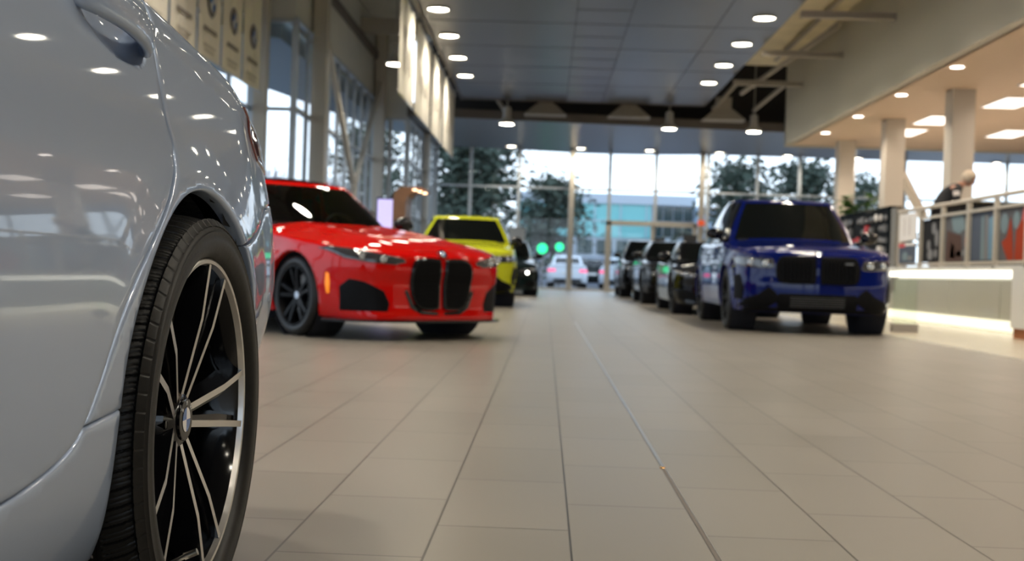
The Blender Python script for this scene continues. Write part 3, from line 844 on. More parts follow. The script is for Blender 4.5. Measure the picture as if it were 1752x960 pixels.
    for j in range(n - 1):
        a_, c_ = ring[0, j], ring[0, j + 1]
        ub.add([(-a_[0], a_[1], a_[2] + .01), (a_[0], a_[1], a_[2] + .01), (c_[0], c_[1], c_[2] + .01), (-c_[0], c_[1], c_[2] + .01)], [(0, 1, 2, 3)])
    # greenhouse
    zroof = spl(p['roof'])
    rws = [0, .06, .16, .3, .45, .6, .75, .88, .94, 1.0]
    gh = np.zeros((len(rws), m_, 3))
    for i, t in enumerate(rws):
        zb_ = Htop(GB[:, 0], GB[:, 1]) - .02; zt_ = zroof(GT[:, 1]) - p['rdrop'] * (GT[:, 0] / hw) ** 2.2
        xy = GB * (1 - t) + GT * t
        c = np.array([0, (GB[0, 1] + GB[-1, 1]) / 2]); dr = xy - c; dr /= np.linalg.norm(dr, axis=1)[:, None]
        xy = xy + dr * .03 * math.sin(math.pi * t) * np.array([1, .4])
        z = zb_ * (1 - t) + zt_ * t; xy[0, 0] = 0; xy[-1, 0] = 0
        gh[i] = np.column_stack([xy, z])
    glassp = {}
    gid = {}
    def gv(s_, i, j):
        if j in (0, m_ - 1): s_ = 1
        if (s_, i, j) not in gid:
            q = gh[i, j]; gid[(s_, i, j)] = bm.verts.new((q[0] * s_, q[1], q[2]))
        return gid[(s_, i, j)]
    for s_ in (1, -1):
        for i in range(len(rws) - 1):
            for j in range(m_ - 1):
                c = (j + .5) / 10; gname = None
                if 1 <= i < len(rws) - 2:
                    for (c0, c1, nm) in p['zones']:
                        if c0 <= c <= c1: gname = nm if nm in ('windshield', 'rear_window') else (nm, s_)
                q = [(i, j), (i, j + 1), (i + 1, j + 1), (i + 1, j)]
                if gname:
                    b_ = glassp.setdefault(gname, MB()); P_ = [tuple(gh[a_, c_] * [s_, 1, 1]) for a_, c_ in q]
                    b_.add(P_, [(0, 1, 2, 3)]); continue
                f = [gv(s_, a_, c_) for a_, c_ in q]
                if s_ < 0: f = f[::-1]
                try: bm.faces.new(list(dict.fromkeys(f)))
                except ValueError: pass
    # roof panel
    K2 = 14; us2 = np.linspace(-1, 1, K2 + 1); rg = {}
    def rv(j, k):
        if (j, k) not in rg:
            q = gh[-1, j]; x = q[0] * us2[k]
            zz = zroof(q[1]) - p['rdrop'] * (abs(x) / hw) ** 2.2
            rg[(j, k)] = bm.verts.new((x, q[1], zz))
        return rg[(j, k)]
    for j in range(1, m_ - 2):
        for k in range(K2):
            try: bm.faces.new([rv(j, k), rv(j, k + 1), rv(j + 1, k + 1), rv(j + 1, k)])
            except ValueError: pass
    bmesh.ops.remove_doubles(bm, verts=bm.verts, dist=.0015)
    bmesh.ops.recalc_face_normals(bm, faces=bm.faces)
    for f in bm.faces: f.smooth = True
    tree_ = BVHTree.FromBMesh(bm)
    bm.to_mesh(me); bm.free(); me.materials.append(PT)
    body = bpy.data.objects.new('body', me); link(body, root)
    ub.build('underbody', M['black'], root)
    for g, b_ in glassp.items():
        b_.build(g if isinstance(g, str) else g[0], p.get('glass', M['car_glass_dark']), root, True)
    # cabin
    b = MB(); c0 = foot_in
    zz = float(Hc(cen[1])) - .35
    b.poly([(x, y, zz - .1) for x, y in c0[::4]], (0, 0, .12)); cab = b.build('cabin_floor', M['interior'], root)
    y0 = GB[0, 1]
    b = MB(); b.box(-hw * .72, hw * .72, y0 + .12, y0 + .5, zz, float(Hc(y0)) + .0); b.build('dashboard', M['interior'], root)
    b = MB(); ang = np.linspace(0, 2 * math.pi, 20)[:-1]
    b.tube([(.36 + .18 * math.cos(a), y0 + .62 + .05 * math.sin(a), float(Hc(y0)) - .04 + .17 * math.sin(a)) for a in ang], .014, 6, closed=True); b.build('steering_wheel', M['interior'], root, True)
    for sx_ in (-.37, .37):
        b = MB(); b.box(sx_ - .24, sx_ + .24, y0 + 1.0, y0 + 1.5, zz, zz + .15); b.bar((sx_, y0 + 1.45, zz + .05), (sx_, y0 + 1.62, zz + .62), .46, .12, up=(0, 1, 0)); b.bar((sx_, y0 + 1.62, zz + .62), (sx_, y0 + 1.66, zz + .8), .24, .1, up=(0, 1, 0))
        b.build('seat', M['interior'], root)
    # arch liners and wheels
    for ya in (0, p['wb']):
        for s_ in (1, -1):
            b = MB(); xo = hw - .06; xi = hw - .36
            b.lathe([(xi * s_, .02), (xi * s_, RA - .012), (xo * s_, RA + .002)], 40, 'x', (0, ya, rc))
            b.build('arch_liner', M['liner'], root, True)
            wheel(root, (s_ * (hw - p['tw'] / 2 - p.get('tin', .035)), ya, rc), s_, rc, p['rim'], p['tw'], p.get('wstyle', 'v'), p.get('wface', False), p.get('wkey', 'a') + str(p['tw']))
    # mirrors
    for s_ in (1, -1):
        my = p['mirror'][0]; mz = p['mirror'][1]; mx = p['mirror'][2]
        b = MB(); b.ball((s_ * (mx + .1), my, mz + .03), .1, 18, 0, (1.15, .62, .74)); b.tube([(s_ * (mx - .09), my + .06, mz - .06), (s_ * (mx + .04), my + .03, mz - .03)], [.03, .022], 8)
        b.build('door_mirror', p.get('mirror_mat', M['gloss_black']), root, True)
    p['_bvh'] = tree_; p['_root'] = root; p['_body'] = body
    return root

def decal(p, name, poly, mt, off=.004, thick=.012, axis='y', sgn=-1, grid=.03, parent=None, smooth_poly=False, step=.012, roll=.004, dirv=None):
    """a panel fitted on the car's skin: poly in (x, z) seen from the front (axis y) or (y, z) from the side (axis x)"""
    if smooth_poly: poly = catmull(poly, 6, True)
    V, dep, T, rim = cdt_panel(poly, [(0, roll), (.003, roll * .25), (.007, 0)], step, grid)
    out = []; nor = []
    for (a, z), d in zip(V, dep):
        if axis == 'y': o = Vector((a, sgn * 6 + (p['wb'] if sgn > 0 else 0), z)); dr = Vector((0, -sgn, 0))
        else: o = Vector((sgn * 3, a, z)); dr = Vector((-sgn, 0, 0))
        if dirv: 
            dr = Vector(dirv).normalized(); o = Vector((a, -.5, z)) - dr * 3
        h = p['_bvh'].ray_cast(o, dr)
        if h[0] is None: out.append(None); continue
        nn = h[1] if h[1].dot(dr) < 0 else -h[1]
        q = h[0] + nn * (off - d); out.append(q); nor.append(nn)
    ok = [i for i, q in enumerate(out) if q is not None]
    if len(ok) < 3: return None
    mp = {i: k for k, i in enumerate(ok)}
    b = MB(); vs = [out[i] for i in ok]
    fs = [tuple(mp[i] for i in t) for t in T if all(i in mp for i in t)]
    back = []; rr = [mp[i] for i in rim if i in mp]
    dr = Vector((0, -sgn, 0)) if axis == 'y' else Vector((-sgn, 0, 0))
    for k in rr: back.append(Vector(vs[k]) + (Vector(dirv).normalized() if dirv else dr) * (thick + off))
    nb = len(vs); vs += back
    for i in range(len(rr)):
        j = (i + 1) % len(rr)
        if (Vector(vs[rr[i]]) - Vector(vs[rr[j]])).length < .12: fs.append((rr[i], rr[j], nb + j, nb + i))
    b.add(vs, fs)
    o = b.build(name, mt, parent or p['_root'], True, 50)
    return o

def mirror_poly(poly): return [(-x, z) for x, z in poly][::-1]

def roundel(name, parent, loc, rot, r, letters=False, dark=False):
    """round badge: bright rim, dark ring, blue and white quarters"""
    b = MB(); b.lathe([(0, 0), (0, r), (.004, r), (.0045, r * .95)], 36, 'y', mi=0)
    b.lathe([(.0045, r * .95), (.0045, r * .62)], 36, 'y', mi=1)
    b.lathe([(.0045, r * .62), (.0052, r * .6), (.005, r * .57)], 36, 'y', mi=0)
    for q in range(4):
        a = [q * math.pi / 2 + math.pi / 2 * i / 8 for i in range(9)]
        b.add([(0, .0052, 0)] + [(math.cos(u) * r * .58, .0052, math.sin(u) * r * .58) for u in a], [tuple(range(10))], 2 + q % 2)
    b.v = [(x, -y, z) for x, y, z in b.v]
    o = b.build(name, [M['gloss_black'] if dark else M['chrome'], M['gloss_black'], M['logo_white'], M['logo_blue']], parent)
    o.location = loc; o.rotation_euler = rot
    if letters:
        for ch, an in (('B', 50), ('M', 0), ('W', -50)):
            a = math.radians(an)
            text_mesh('letter', ch, r * .3, M['logo_white'], o, (-math.sin(a) * r * .78, -.0052, math.cos(a) * r * .78), (math.pi / 2, -a, 0), .0002)
    return o

def headlamp(p, poly, lenses, mt=None, lit=False, extra=True, dirv=None):
    """dark glass panel on both front corners with round lenses on it"""
    for s_ in (1, -1):
        pl = poly if s_ > 0 else mirror_poly(poly)
        dv = (dirv[0] * s_, dirv[1], dirv[2]) if dirv else None
        h = decal(p, 'headlight', pl, mt or M['lamp_glass'], .004, .02, grid=.02, dirv=dv, smooth_poly=False)
        for (x, z, r) in lenses:
            o_ = Vector((x * s_, -.5, z)) - Vector(dv if dv else (0, 1, 0)).normalized() * 3
            hh = p['_bvh'].ray_cast(o_, Vector(dv if dv else (0, 1, 0)).normalized())
            if hh[0] is None: continue
            q = hh[0]
            b = MB(); b.lathe([(-.01, r), (-.014, r * .9), (-.01, r * .8)], 24, 'y'); b.ball((0, -.006, 0), r * .8, 16, 1, (1, .35, 1))
            o = b.build('lens', [M['chrome'], M['lamp_lit'] if lit else M['lamp_glass_clear']], h, True); o.location = q + hh[1] * .004
M['lamp_glass_clear'] = mat('lens_glass', (.5, .55, .6), .05, .6, 1)

# ============================================================ RED COUPE
red = dict(hw=.926, wb=2.85, R=.335, arch=.372, tw=.235, rim=.25, paint=M['paint_red'], drop=.085, rdrop=.05,
    plan=[(0, -.86), (.32, -.85), (.58, -.79), (.76, -.66), (.865, -.44), (.91, -.1), (.922, .4), (.918, 1.2), (.92, 1.9), (.926, 2.6), (.915, 3.2), (.86, 3.62), (.7, 3.82), (.4, 3.9), (0, 3.92)],
    hc=[(-.9, .70), (-.78, .735), (-.6, .79), (-.3, .855), (0, .895), (.4, .945), (.75, .975), (1.3, .97), (2.3, 1.0), (2.9, 1.03), (3.3, 1.07), (3.7, 1.08), (3.95, 1.05)],
    side=[(.15, .07), (.24, .03), (.32, .012), (.45, .0), (.6, .0), (.72, .012), (.82, .022), (.9, .04), (1.05, .08)],
    front=[(.12, .07), (.18, .0), (.26, .015), (.45, .02), (.58, .0), (.66, .005), (.74, .04), (.9, .12)],
    rear=[(.15, .12), (.3, .04), (.5, .0), (.7, .02), (.9, .05), (1.1, .04)],
    zb=[(-.9, .165), (-.5, .18), (.4, .2), (2.4, .2), (3.4, .22), (3.95, .3)],
    flare=.012,
    gh_base=[(0, .62), (.42, .68), (.66, .86), (.745, 1.15), (.76, 1.75), (.755, 2.2), (.73, 2.7), (.66, 3.0), (.4, 3.18), (0, 3.22)],
    gh_top=[(0, 1.42), (.36, 1.44), (.54, 1.5), (.585, 1.62), (.6, 1.85), (.595, 2.05), (.585, 2.28), (.56, 2.42), (.36, 2.55), (0, 2.6)],
    zones=[(0, 1.75, 'windshield'), (2.25, 4.9, 'side_window'), (5.1, 6.6, 'side_window'), (7.4, 9, 'rear_window')],
    roof=[(1.38, 1.365), (1.6, 1.41), (1.9, 1.425), (2.3, 1.41), (2.65, 1.35)],
    mirror=(.98, .99, .82), glass=M['car_glass'], wkey='r', wstyle='v',
    sculpt=lambda x, y: .018 * np.exp(-((np.abs(x) - .42) / .1) ** 2) * np.clip((y + .7) / .8, 0, 1) * np.clip((.9 - y) / .3, 0, 1))
th = math.radians(43)
rt = build_car(red, 'red_coupe', (-1.43, 10.25, 0), th, 'glossy red coupe with black twin grille, angled on the tiles beside the pale grey car')
kid = [(.02, .30), (.05, .255), (.17, .25), (.25, .285), (.305, .40), (.315, .56), (.285, .645), (.2, .675), (.07, .672), (.022, .63)]
for s_ in (1, -1):
    pl = catmull(kid if s_ > 0 else mirror_poly(kid), 4, True)
    g = decal(red, 'grille', pl, M['gloss_black'], .022, .05, roll=.012)
    c = np.array(pl).mean(0)
    decal(red, 'grille_mesh', (np.array(pl) - c) * [.88, .92] + c, M['black'], .026, .01, parent=None)
    b = MB()
    for k in range(9):
        z = .30 + k * .042; x0, x1 = .05, .29 - (.03 if k in (0, 8) else 0)
        h1 = red['_bvh'].ray_cast(Vector((s_ * x0, -6, z)), Vector((0, 1, 0))); h2 = red['_bvh'].ray_cast(Vector((s_ * x1, -6, z)), Vector((0, 1, 0)))
        b.bar(h1[0] + Vector((0, -.03, 0)), h2[0] + Vector((0, -.03, 0)), .006, .01)
    b.build('grille_bars', M['black'], rt)
headlamp(red, [(.36, .635), (.46, .612), (.66, .625), (.80, .655), (.875, .735), (.84, .755), (.7, .725), (.5, .69), (.38, .665)], [(.56, .655, .03), (.7, .677, .033)])
for s_ in (1, -1):
    ai = [(.50, .235), (.80, .235), (.815, .43), (.77, .495), (.68, .475), (.53, .40), (.485, .30)]
    decal(red, 'air_intake', ai if s_ > 0 else mirror_poly(ai), M['rim_satin'], .003, .01)
    lip = [(.335, .42), (.36, .40), (.30, .265), (.2, .215), (.03, .21), (.03, .235), (.18, .245), (.27, .30)]
    decal(red, 'lower_trim', lip if s_ > 0 else mirror_poly(lip), M['gloss_black'], .006, .02)
    ma = [(-.475, .37), (-.45, .37), (-.435, .45), (-.44, .54), (-.47, .53), (-.48, .45)]
    decal(red, 'side_marker', ma, M['lamp_amber'], .004, .01, axis='x', sgn=s_, grid=.02)
    dl = [(-.5, .16), (-.5, .2), (0.0, .2), (0, .15)]
b = MB()
pts = resample(catmull(red['plan'][:5], 8), n=24)
vs = []
for x, y in np.vstack([pts[::-1] * [-1, 1], pts[1:]]):
    dd = Vector((x, y + .3, 0)).normalized() if abs(x) > 1e-4 else Vector((0, -1, 0))
    vs += [(x + dd.x * .035, y + dd.y * .035, .150), (x + dd.x * .035, y + dd.y * .035, .168), (x * .93, y * .95 + .02, .18), (x * .93, y * .95 + .02, .145)]
N_ = len(vs) // 4
b.add(vs, [(i * 4 + k, i * 4 + (k + 1) % 4, (i + 1) * 4 + (k + 1) % 4, (i + 1) * 4 + k) for i in range(N_ - 1) for k in range(4)])
b.build('front_lip', M['gloss_black'], rt)
hh = red['_bvh'].ray_cast(Vector((0, -6, .70)), Vector((0, 1, 0)))
q_ = hh[0] if hh[0] is not None else Vector((0, -.8, .72))
roundel('badge', rt, q_ + Vector((0, -.012, .015)), (math.radians(-38), 0, 0), .041)
b = MB()
rv_ = []
for j in range(15):
    y = 1.5 + .07 * j
    rv_.append([(x * .52, y, 1.43 - .04 * (abs(x * .52) / .926) ** 2.2 - .05 * (y - 1.9) ** 2 * (1 if y > 1.9 else 1.4)) for x in np.linspace(-1, 1, 9)])
b.add([v for r_ in rv_ for v in r_], [(i * 9 + k, i * 9 + k + 1, (i + 1) * 9 + k + 1, (i + 1) * 9 + k) for i in range(14) for k in range(8)])
b.build('sunroof', M['car_glass_dark'], rt, True)

# ============================================================ SUVs
def suv_params(pt, **kw):
    d = dict(hw=.945, wb=2.865, R=.37, arch=.41, tw=.25, rim=.275, paint=pt, drop=.07, rdrop=.06,
        plan=[(0, -.86), (.35, -.85), (.62, -.80), (.79, -.69), (.88, -.48), (.925, -.1), (.935, .5), (.93, 1.4), (.935, 2.3), (.935, 2.9), (.91, 3.4), (.84, 3.68), (.6, 3.8), (.3, 3.83), (0, 3.84)],
        hc=[(-.9, .90), (-.78, .94), (-.6, .985), (-.3, 1.02), (0, 1.045), (.4, 1.08), (.7, 1.11), (1.3, 1.10), (2.3, 1.12), (3.2, 1.15), (3.9, 1.15)],
        side=[(.2, .06), (.3, .03), (.42, .01), (.55, .0), (.75, .0), (.88, .012), (.98, .03), (1.1, .06)],
        front=[(.2, .10), (.28, .03), (.4, .0), (.55, .0), (.62, .008), (.8, .02), (.88, .03), (.95, .07), (1.1, .14)],
        rear=[(.2, .12), (.35, .03), (.5, .0), (.8, .04), (1.1, .09)],
        zb=[(-.9, .235), (-.5, .25), (.5, .27), (2.4, .27), (3.3, .3), (3.9, .35)], flare=.02,
        gh_base=[(0, .58), (.48, .64), (.77, .82), (.845, 1.15), (.85, 1.9), (.845, 2.6), (.81, 3.2), (.73, 3.5), (.4, 3.66), (0, 3.68)],
        gh_top=[(0, 1.25), (.38, 1.27), (.53, 1.34), (.585, 1.48), (.61, 1.95), (.605, 2.5), (.58, 2.95), (.53, 3.15), (.34, 3.26), (0, 3.28)],
        zones=[(0, 1.8, 'windshield'), (2.2, 3.9, 'side_window'), (4.1, 5.2, 'side_window'), (5.35, 6.5, 'side_window'), (7.4, 9, 'rear_window')],
        roof=[(1.18, 1.61), (1.5, 1.655), (2.1, 1.67), (2.8, 1.65), (3.3, 1.60)],
        mirror=(.86, 1.13, .86), wkey='s', wstyle='v')
    d.update(kw); return d

M['bar_grey'] = mat('dark_bar_grey', (.05, .05, .05), .5)
def suv_face(p, root, mt_g, lit=(False, False), mesh=True):
    g = [(.025, .595), (.08, .565), (.37, .565), (.445, .61), (.465, .74), (.425, .845), (.34, .872), (.08, .868), (.03, .84)]
    for s_ in (1, -1):
        pl = catmull(g if s_ > 0 else mirror_poly(g), 4, True)
        decal(p, 'grille', pl, mt_g, .02, .05, roll=.01)
        b = MB()
        for k in range(8):
            x = s_ * (.085 + k * .044)
            q = [p['_bvh'].ray_cast(Vector((x, -6, z)), Vector((0, 1, 0)))[0] for z in (.61, .72, .825)]
            b.bar(q[0] + Vector((0, -.03, 0)), q[1] + Vector((0, -.034, 0)), .013, .03, up=(0, 1, 0)); b.bar(q[1] + Vector((0, -.034, 0)), q[2] + Vector((0, -.03, 0)), .013, .03, up=(0, 1, 0))
        b.build('grille_bars', M['rim_satin'], root)
        a = [(.80, .36), (.875, .38), (.885, .64), (.83, .66), (.79, .50)]
        decal(p, 'air_curtain', a if s_ > 0 else mirror_poly(a), M['black'], .004, .01)
        c = [(.42, .37), (.54, .29), (.84, .295), (.78, .385), (.64, .44), (.54, .525), (.46, .465)]
        decal(p, 'bumper_inlay', c if s_ > 0 else mirror_poly(c), M['black'], .006, .01)
    lo = [(-.44, .29), (.44, .29), (.46, .42), (.42, .455), (-.42, .455), (-.46, .42)]
    li = decal(p, 'lower_intake', lo, M['black'], .002, .01)
    b = MB()
    for z in (.31, .335, .36, .385, .41): 
        q = [p['_bvh'].ray_cast(Vector((x, -6, z)), Vector((0, 1, 0)))[0] + Vector((0, -.008, 0)) for x in (-.3, 0, .3)]
        b.bar(q[0], q[1], .008); b.bar(q[1], q[2], .008)
    b.build('intake_bars', M['bar_grey'], root)
    headlamp(p, [(.475, .75), (.52, .725), (.78, .735), (.87, .76), (.895, .835), (.86, .855), (.7, .845), (.5, .835)], [(.58, .785, .034), (.73, .79, .036)])
    decal(p, 'bumper_skirt', [(-.80, .245), (.80, .245), (.78, .292), (-.78, .292)], M['black'], .006, .015)

blue = suv_params(M['paint_blue'])
bt = build_car(blue, 'blue_suv', (3.06, 13.95, 0), math.radians(-1.5), 'dark metallic blue sport utility car facing the camera before the raised deck')
suv_face(blue, bt, M['black'])
hq = blue['_bvh'].ray_cast(Vector((0, -6, .895)), Vector((0, 1, 0)))[0]
roundel('badge', bt, hq + Vector((0, -.006, .01)), (math.radians(-50), 0, 0), .041)
hq = blue['_bvh'].ray_cast(Vector((.33, -6, .80)), Vector((0, 1, 0)))[0]
b = MB(); b.box(-.045, .045, -.006, 0, -.008, .008); o = b.build('grille_badge', M['disc'], bt); o.location = hq + Vector((0, -.045, 0))

yel = suv_params(M['paint_yellow'], hw=.90,
    plan=[(0, -.84), (.33, -.83), (.6, -.78), (.76, -.67), (.84, -.48), (.875, -.1), (.885, .5), (.88, 1.4), (.885, 2.3), (.885, 2.9), (.86, 3.4), (.8, 3.62), (.6, 3.72), (.3, 3.75), (0, 3.76)],
    wb=2.75, R=.35, arch=.385, roof=[(1.18, 1.52), (1.5, 1.575), (2.1, 1.60), (2.8, 1.58), (3.3, 1.52)], mirror=(.86, 1.10, .80), mirror_mat=M['gloss_black'], wkey='y')
yt = build_car(yel, 'yellow_suv', (-1.38, 19.65, 0), math.radians(3), 'bright yellow-green sport utility car parked behind the red coupe')
suv_face(yel, yt, M['gloss_black'])

# dark row behind the blue car
def sedan_params(pt, **kw):
    d = dict(red); d.update(paint=pt, hw=.90, glass=M['car_glass_dark'], wkey='n', flare=.008,
        plan=[(0, -.84), (.32, -.83), (.58, -.77), (.75, -.64), (.845, -.42), (.885, -.1), (.895, .4), (.895, 1.2), (.895, 1.9), (.895, 2.6), (.885, 3.2), (.83, 3.62), (.7, 3.8), (.4, 3.88), (0, 3.9)],
        gh_base=[(0, .55), (.42, .61), (.64, .79), (.73, 1.1), (.75, 1.65), (.745, 2.2), (.72, 2.7), (.64, 3.0), (.4, 3.12), (0, 3.15)],
        gh_top=[(0, 1.3), (.36, 1.32), (.53, 1.38), (.575, 1.5), (.59, 1.8), (.585, 2.1), (.57, 2.4), (.54, 2.55), (.35, 2.68), (0, 2.72)],
        roof=[(1.25, 1.38), (1.6, 1.43), (1.9, 1.44), (2.4, 1.42), (2.75, 1.35)])
    d.update(kw); return d
def sedan_face(p, root):
    g = [(.03, .42), (.06, .40), (.28, .40), (.33, .46), (.32, .56), (.27, .62), (.06, .62), (.03, .6)]
    for s_ in (1, -1):
        decal(p, 'grille', catmull(g if s_ > 0 else mirror_poly(g), 4, True), M['gloss_black'], .015, .04)
        a = [(.5, .23), (.8, .25), (.82, .36), (.72, .40), (.55, .36)]
        decal(p, 'air_intake', a if s_ > 0 else mirror_poly(a), M['black'], .004, .01)
    decal(p, 'lower_intake', [(-.4, .22), (.4, .22), (.36, .34), (-.36, .34)], M['black'], .004, .01)
    headlamp(p, [(.38, .60), (.5, .575), (.72, .60), (.83, .64), (.85, .71), (.7, .70), (.5, .675), (.39, .65)], [(.55, .635, .032), (.7, .65, .034)])
k1 = sedan_params(M['paint_black'], wkey='k1', roof=[(1.25, 1.20), (1.6, 1.24), (1.9, 1.25), (2.4, 1.22), (2.75, 1.15)], hc=[(-.9, .66), (-.78, .69), (-.6, .74), (-.3, .80), (0, .84), (.4, .87), (.75, .90), (1.3, .90), (2.3, .92), (2.9, .94), (3.3, .95), (3.7, .94), (3.95, .90)], mirror=(.98, .92, .80))
t = build_car(k1, 'black_roadster', (2.93, 19.1, 0), math.radians(-1), 'low glossy black roadster directly behind the blue car, first of the dark row'); sedan_face(k1, t)
k2 = suv_params(M['paint_black'], wkey='k2', roof=[(1.18, 1.36), (1.5, 1.40), (2.1, 1.41), (2.8, 1.39), (3.3, 1.34)], hc=[(-.9, .80), (-.78, .84), (-.6, .885), (-.3, .93), (0, .955), (.4, .99), (.7, 1.02), (1.3, 1.02), (2.3, 1.04), (3.2, 1.06), (3.9, 1.06)], mirror=(.86, 1.04, .86))
t = build_car(k2, 'dark_hatchback', (2.98, 25.2, 0), math.radians(-1), 'dark grey-black hatchback with bright roof edge, second of the dark row'); sedan_face(k2, t)
k3 = suv_params(M['paint_black'], wkey='k3', roof=[(1.18, 1.57), (1.5, 1.62), (2.1, 1.64), (2.8, 1.62), (3.3, 1.57)])
t = build_car(k3, 'black_suv', (2.95, 32.0, 0), math.radians(-1), 'black sport utility car last of the dark row, nearest the entrance door'); suv_face(k3, t, M['gloss_black'])
k4 = sedan_params(M['paint_dark'], wkey='k4')
t = build_car(k4, 'dark_sedan', (-1.05, 29.6, 0), math.radians(2), 'dark green-black sedan behind the yellow car, close to the far glass wall'); sedan_face(k4, t)
for s_ in (.58,):
    hq = k4['_bvh'].ray_cast(Vector((s_, -6, .58)), Vector((0, 1, 0)))[0]
    b = MB(); b.ball((0, 0, 0), .035, 14, 0, (1, .5, 1)); o = b.build('lit_lamp', M['lamp_lit'], t, True); o.location = hq + Vector((0, -.02, 0)); o['label'] = 'lit headlight of the dark sedan'

# parked cars outside, tails to the glass
def tail(p, root):
    for s_ in (1, -1):
        a = [(.5, .72), (.84, .70), (.86, .83), (.52, .84)]
        decal(p, 'tail_lamp', a if s_ > 0 else mirror_poly(a), M['tail_lit'], .006, .02, sgn=1)
    decal(p, 'number_plate', [(-.26, .6), (.26, .6), (.26, .71), (-.26, .71)], M['white'], .008, .02, sgn=1)
    decal(p, 'rear_bumper_trim', [(-.6, .3), (.6, .3), (.6, .42), (-.6, .42)], M['black'], .004, .02, sgn=1)
M['tail_lit'] = mat('tail_lamp_lit', (.6, .02, .06), .2, emit=(1, .12, .3), es=1.2)
w1 = sedan_params(M['paint_white'], wkey='w1')
t = build_car(w1, 'white_sedan', (.95, 54.0, -.05), math.pi, 'white car parked outside with pink-red tail lamps, seen left of the entrance door'); tail(w1, t)
w2 = sedan_params(M['paint_white'], wkey='w2')
t = build_car(w2, 'white_sedan', (3.6, 55.5, -.05), math.pi - .1, 'white car parked outside behind the entrance door glass, beside the dark row'); tail(w2, t)
w3 = sedan_params(M['paint_dark'], wkey='w3')
t = build_car(w3, 'dark_green_sedan', (2.3, 62, -.05), math.pi, 'dark car parked farther out between the two white cars'); tail(w3, t)
w4 = sedan_params(M['paint_silver'], wkey='w4')
t = build_car(w4, 'silver_sedan', (-1.6, 52, -.05), math.pi - .05, 'silver-grey car parked outside behind the poster stand'); tail(w4, t)

# ============================================================ PALE GREY CAR IN FRONT (right flank towards the aisle)
GX = -1.47                                    # its centre line
AY, AZ, AR = 1.868, .345, .357                # rear axle, arch radius
fx = spl([(.10, -.66), (.16, -.61), (.21, -.579), (.27, -.561), (.34, -.5505), (.42, -.546), (.55, -.547), (.65, -.553), (.74, -.564), (.80, -.574), (.86, -.586), (.91, -.598), (.955, -.613), (1.02, -.640), (1.3, -.72)])
taper = spl([(-2.1, -.95), (-2.0, -.62), (-1.9, -.32), (-1.75, -.16), (-1.5, -.06), (-1.2, -.02), (-.9, 0), (2.15, 0), (2.36, -.021), (2.6, -.058), (2.655, -.10), (2.69, -.20), (2.71, -.42), (2.72, -.93)])
zS = spl([(-2.1, .66), (-1.9, .72), (-1.5, .80), (-1, .88), (-.4, .95), (.4, .985), (1.5, 1.0), (1.78, .985), (1.9, .97), (2.05, .95), (2.2, .93), (2.4, .895), (2.6, .868), (2.72, .85)])
zC = spl([(-2.1, .72), (-1.9, .80), (-1.5, .88), (-.9, .97), (-.4, 1.02), (.5, 1.04), (1.6, 1.05), (2.1, 1.03), (2.4, 1.0), (2.6, .98), (2.72, .93)])
def smooth_table(f, lo, hi, sg):
    xs = np.arange(lo - 4 * sg, hi + 4 * sg, sg / 8); ys = f(xs); k = np.exp(-.5 * (np.arange(-32, 33) / 8) ** 2); k /= k.sum()
    yy = np.convolve(np.pad(ys, 32, 'edge'), k, 'valid'); return lambda x: np.interp(x, xs, yy)
_fx0 = spl([(.10, -.66), (.16, -.61), (.21, -.579), (.27, -.561), (.34, -.5505), (.42, -.546), (.55, -.547), (.65, -.553), (.74, -.564), (.80, -.574), (.86, -.586), (.91, -.598), (.955, -.613), (1.02, -.640), (1.3, -.72)])
fx = smooth_table(_fx0, .10, 1.3, .035)
zS = smooth_table(zS, -2.1, 2.72, .07)
def gx(d, z):
    """outer skin of the right flank"""
    X = fx(z)
    r = np.hypot(d - AY, z - AZ)
    up = np.clip((z - .42) / .25, 0, 1); up = up * up * (3 - 2 * up)
    X = X + .010 * np.exp(-((r - AR) / .05) ** 2) * up
    k = np.clip((d - 2.15) / .2, 0, 1)
    tk = 1 + .22 * np.clip((z - .68) / .15, 0, 1)
    X = X + taper(d) * tk
    X = X - k * .055 * np.clip((.56 - z) / .24, 0, 1.5) ** 1.5
    # character line and the soft hollow in the door
    ln = .70 + .075 * (d - .4)
    # raised shoulder crease running back into the tail lamp
    zc = zS(d) - .035
    X = X + .006 * np.exp(-((z - zc) / .012) ** 2) * np.clip((d - 1.2) / .4, 0, 1) * np.clip((2.5 - d) / .2, 0, 1)
    # grip hollow under the handle
    e = ((d - 1.575) / .115) ** 2 + ((z - (.902 - .10 * (d - 1.6))) / .043) ** 2
    X = X - .020 * np.clip(1 - e, 0, 1) ** .55
    return np.maximum(X, GX)
RS = .05
def gpos(d, q):
    """(distance along, height) -> skin point; q beyond the shoulder runs in over the deck"""
    d = np.asarray(d, float); q = np.asarray(q, float)
    zs = zS(d) - .03
    z = np.minimum(q, zs); X = gx(d, z)
    u = np.maximum(q - zs, 0); a0 = math.radians(72); a1 = math.radians(7); L = .09
    t = np.clip(u / L, 0, 1); n_ = 12
    dx = np.zeros_like(u); dz = np.zeros_like(u)
    for i in range(n_):
        ph = a0 + (a1 - a0) * t * (i + .5) / n_; dx += np.cos(ph) * np.minimum(u, L) / n_; dz += np.sin(ph) * np.minimum(u, L) / n_
    uu = np.maximum(u - L, 0); wx = np.maximum(X - dx - GX, 1e-3)
    f = np.clip(uu / .78, 0, 1); zend = zC(d)
    z1 = z + dz
    zz = z1 + (zend - z1) * (1 - (1 - f) ** 1.6) * (uu > 0)
    XX = X - dx - f * wx
    return np.stack([np.maximum(XX, GX), d, zz], -1)
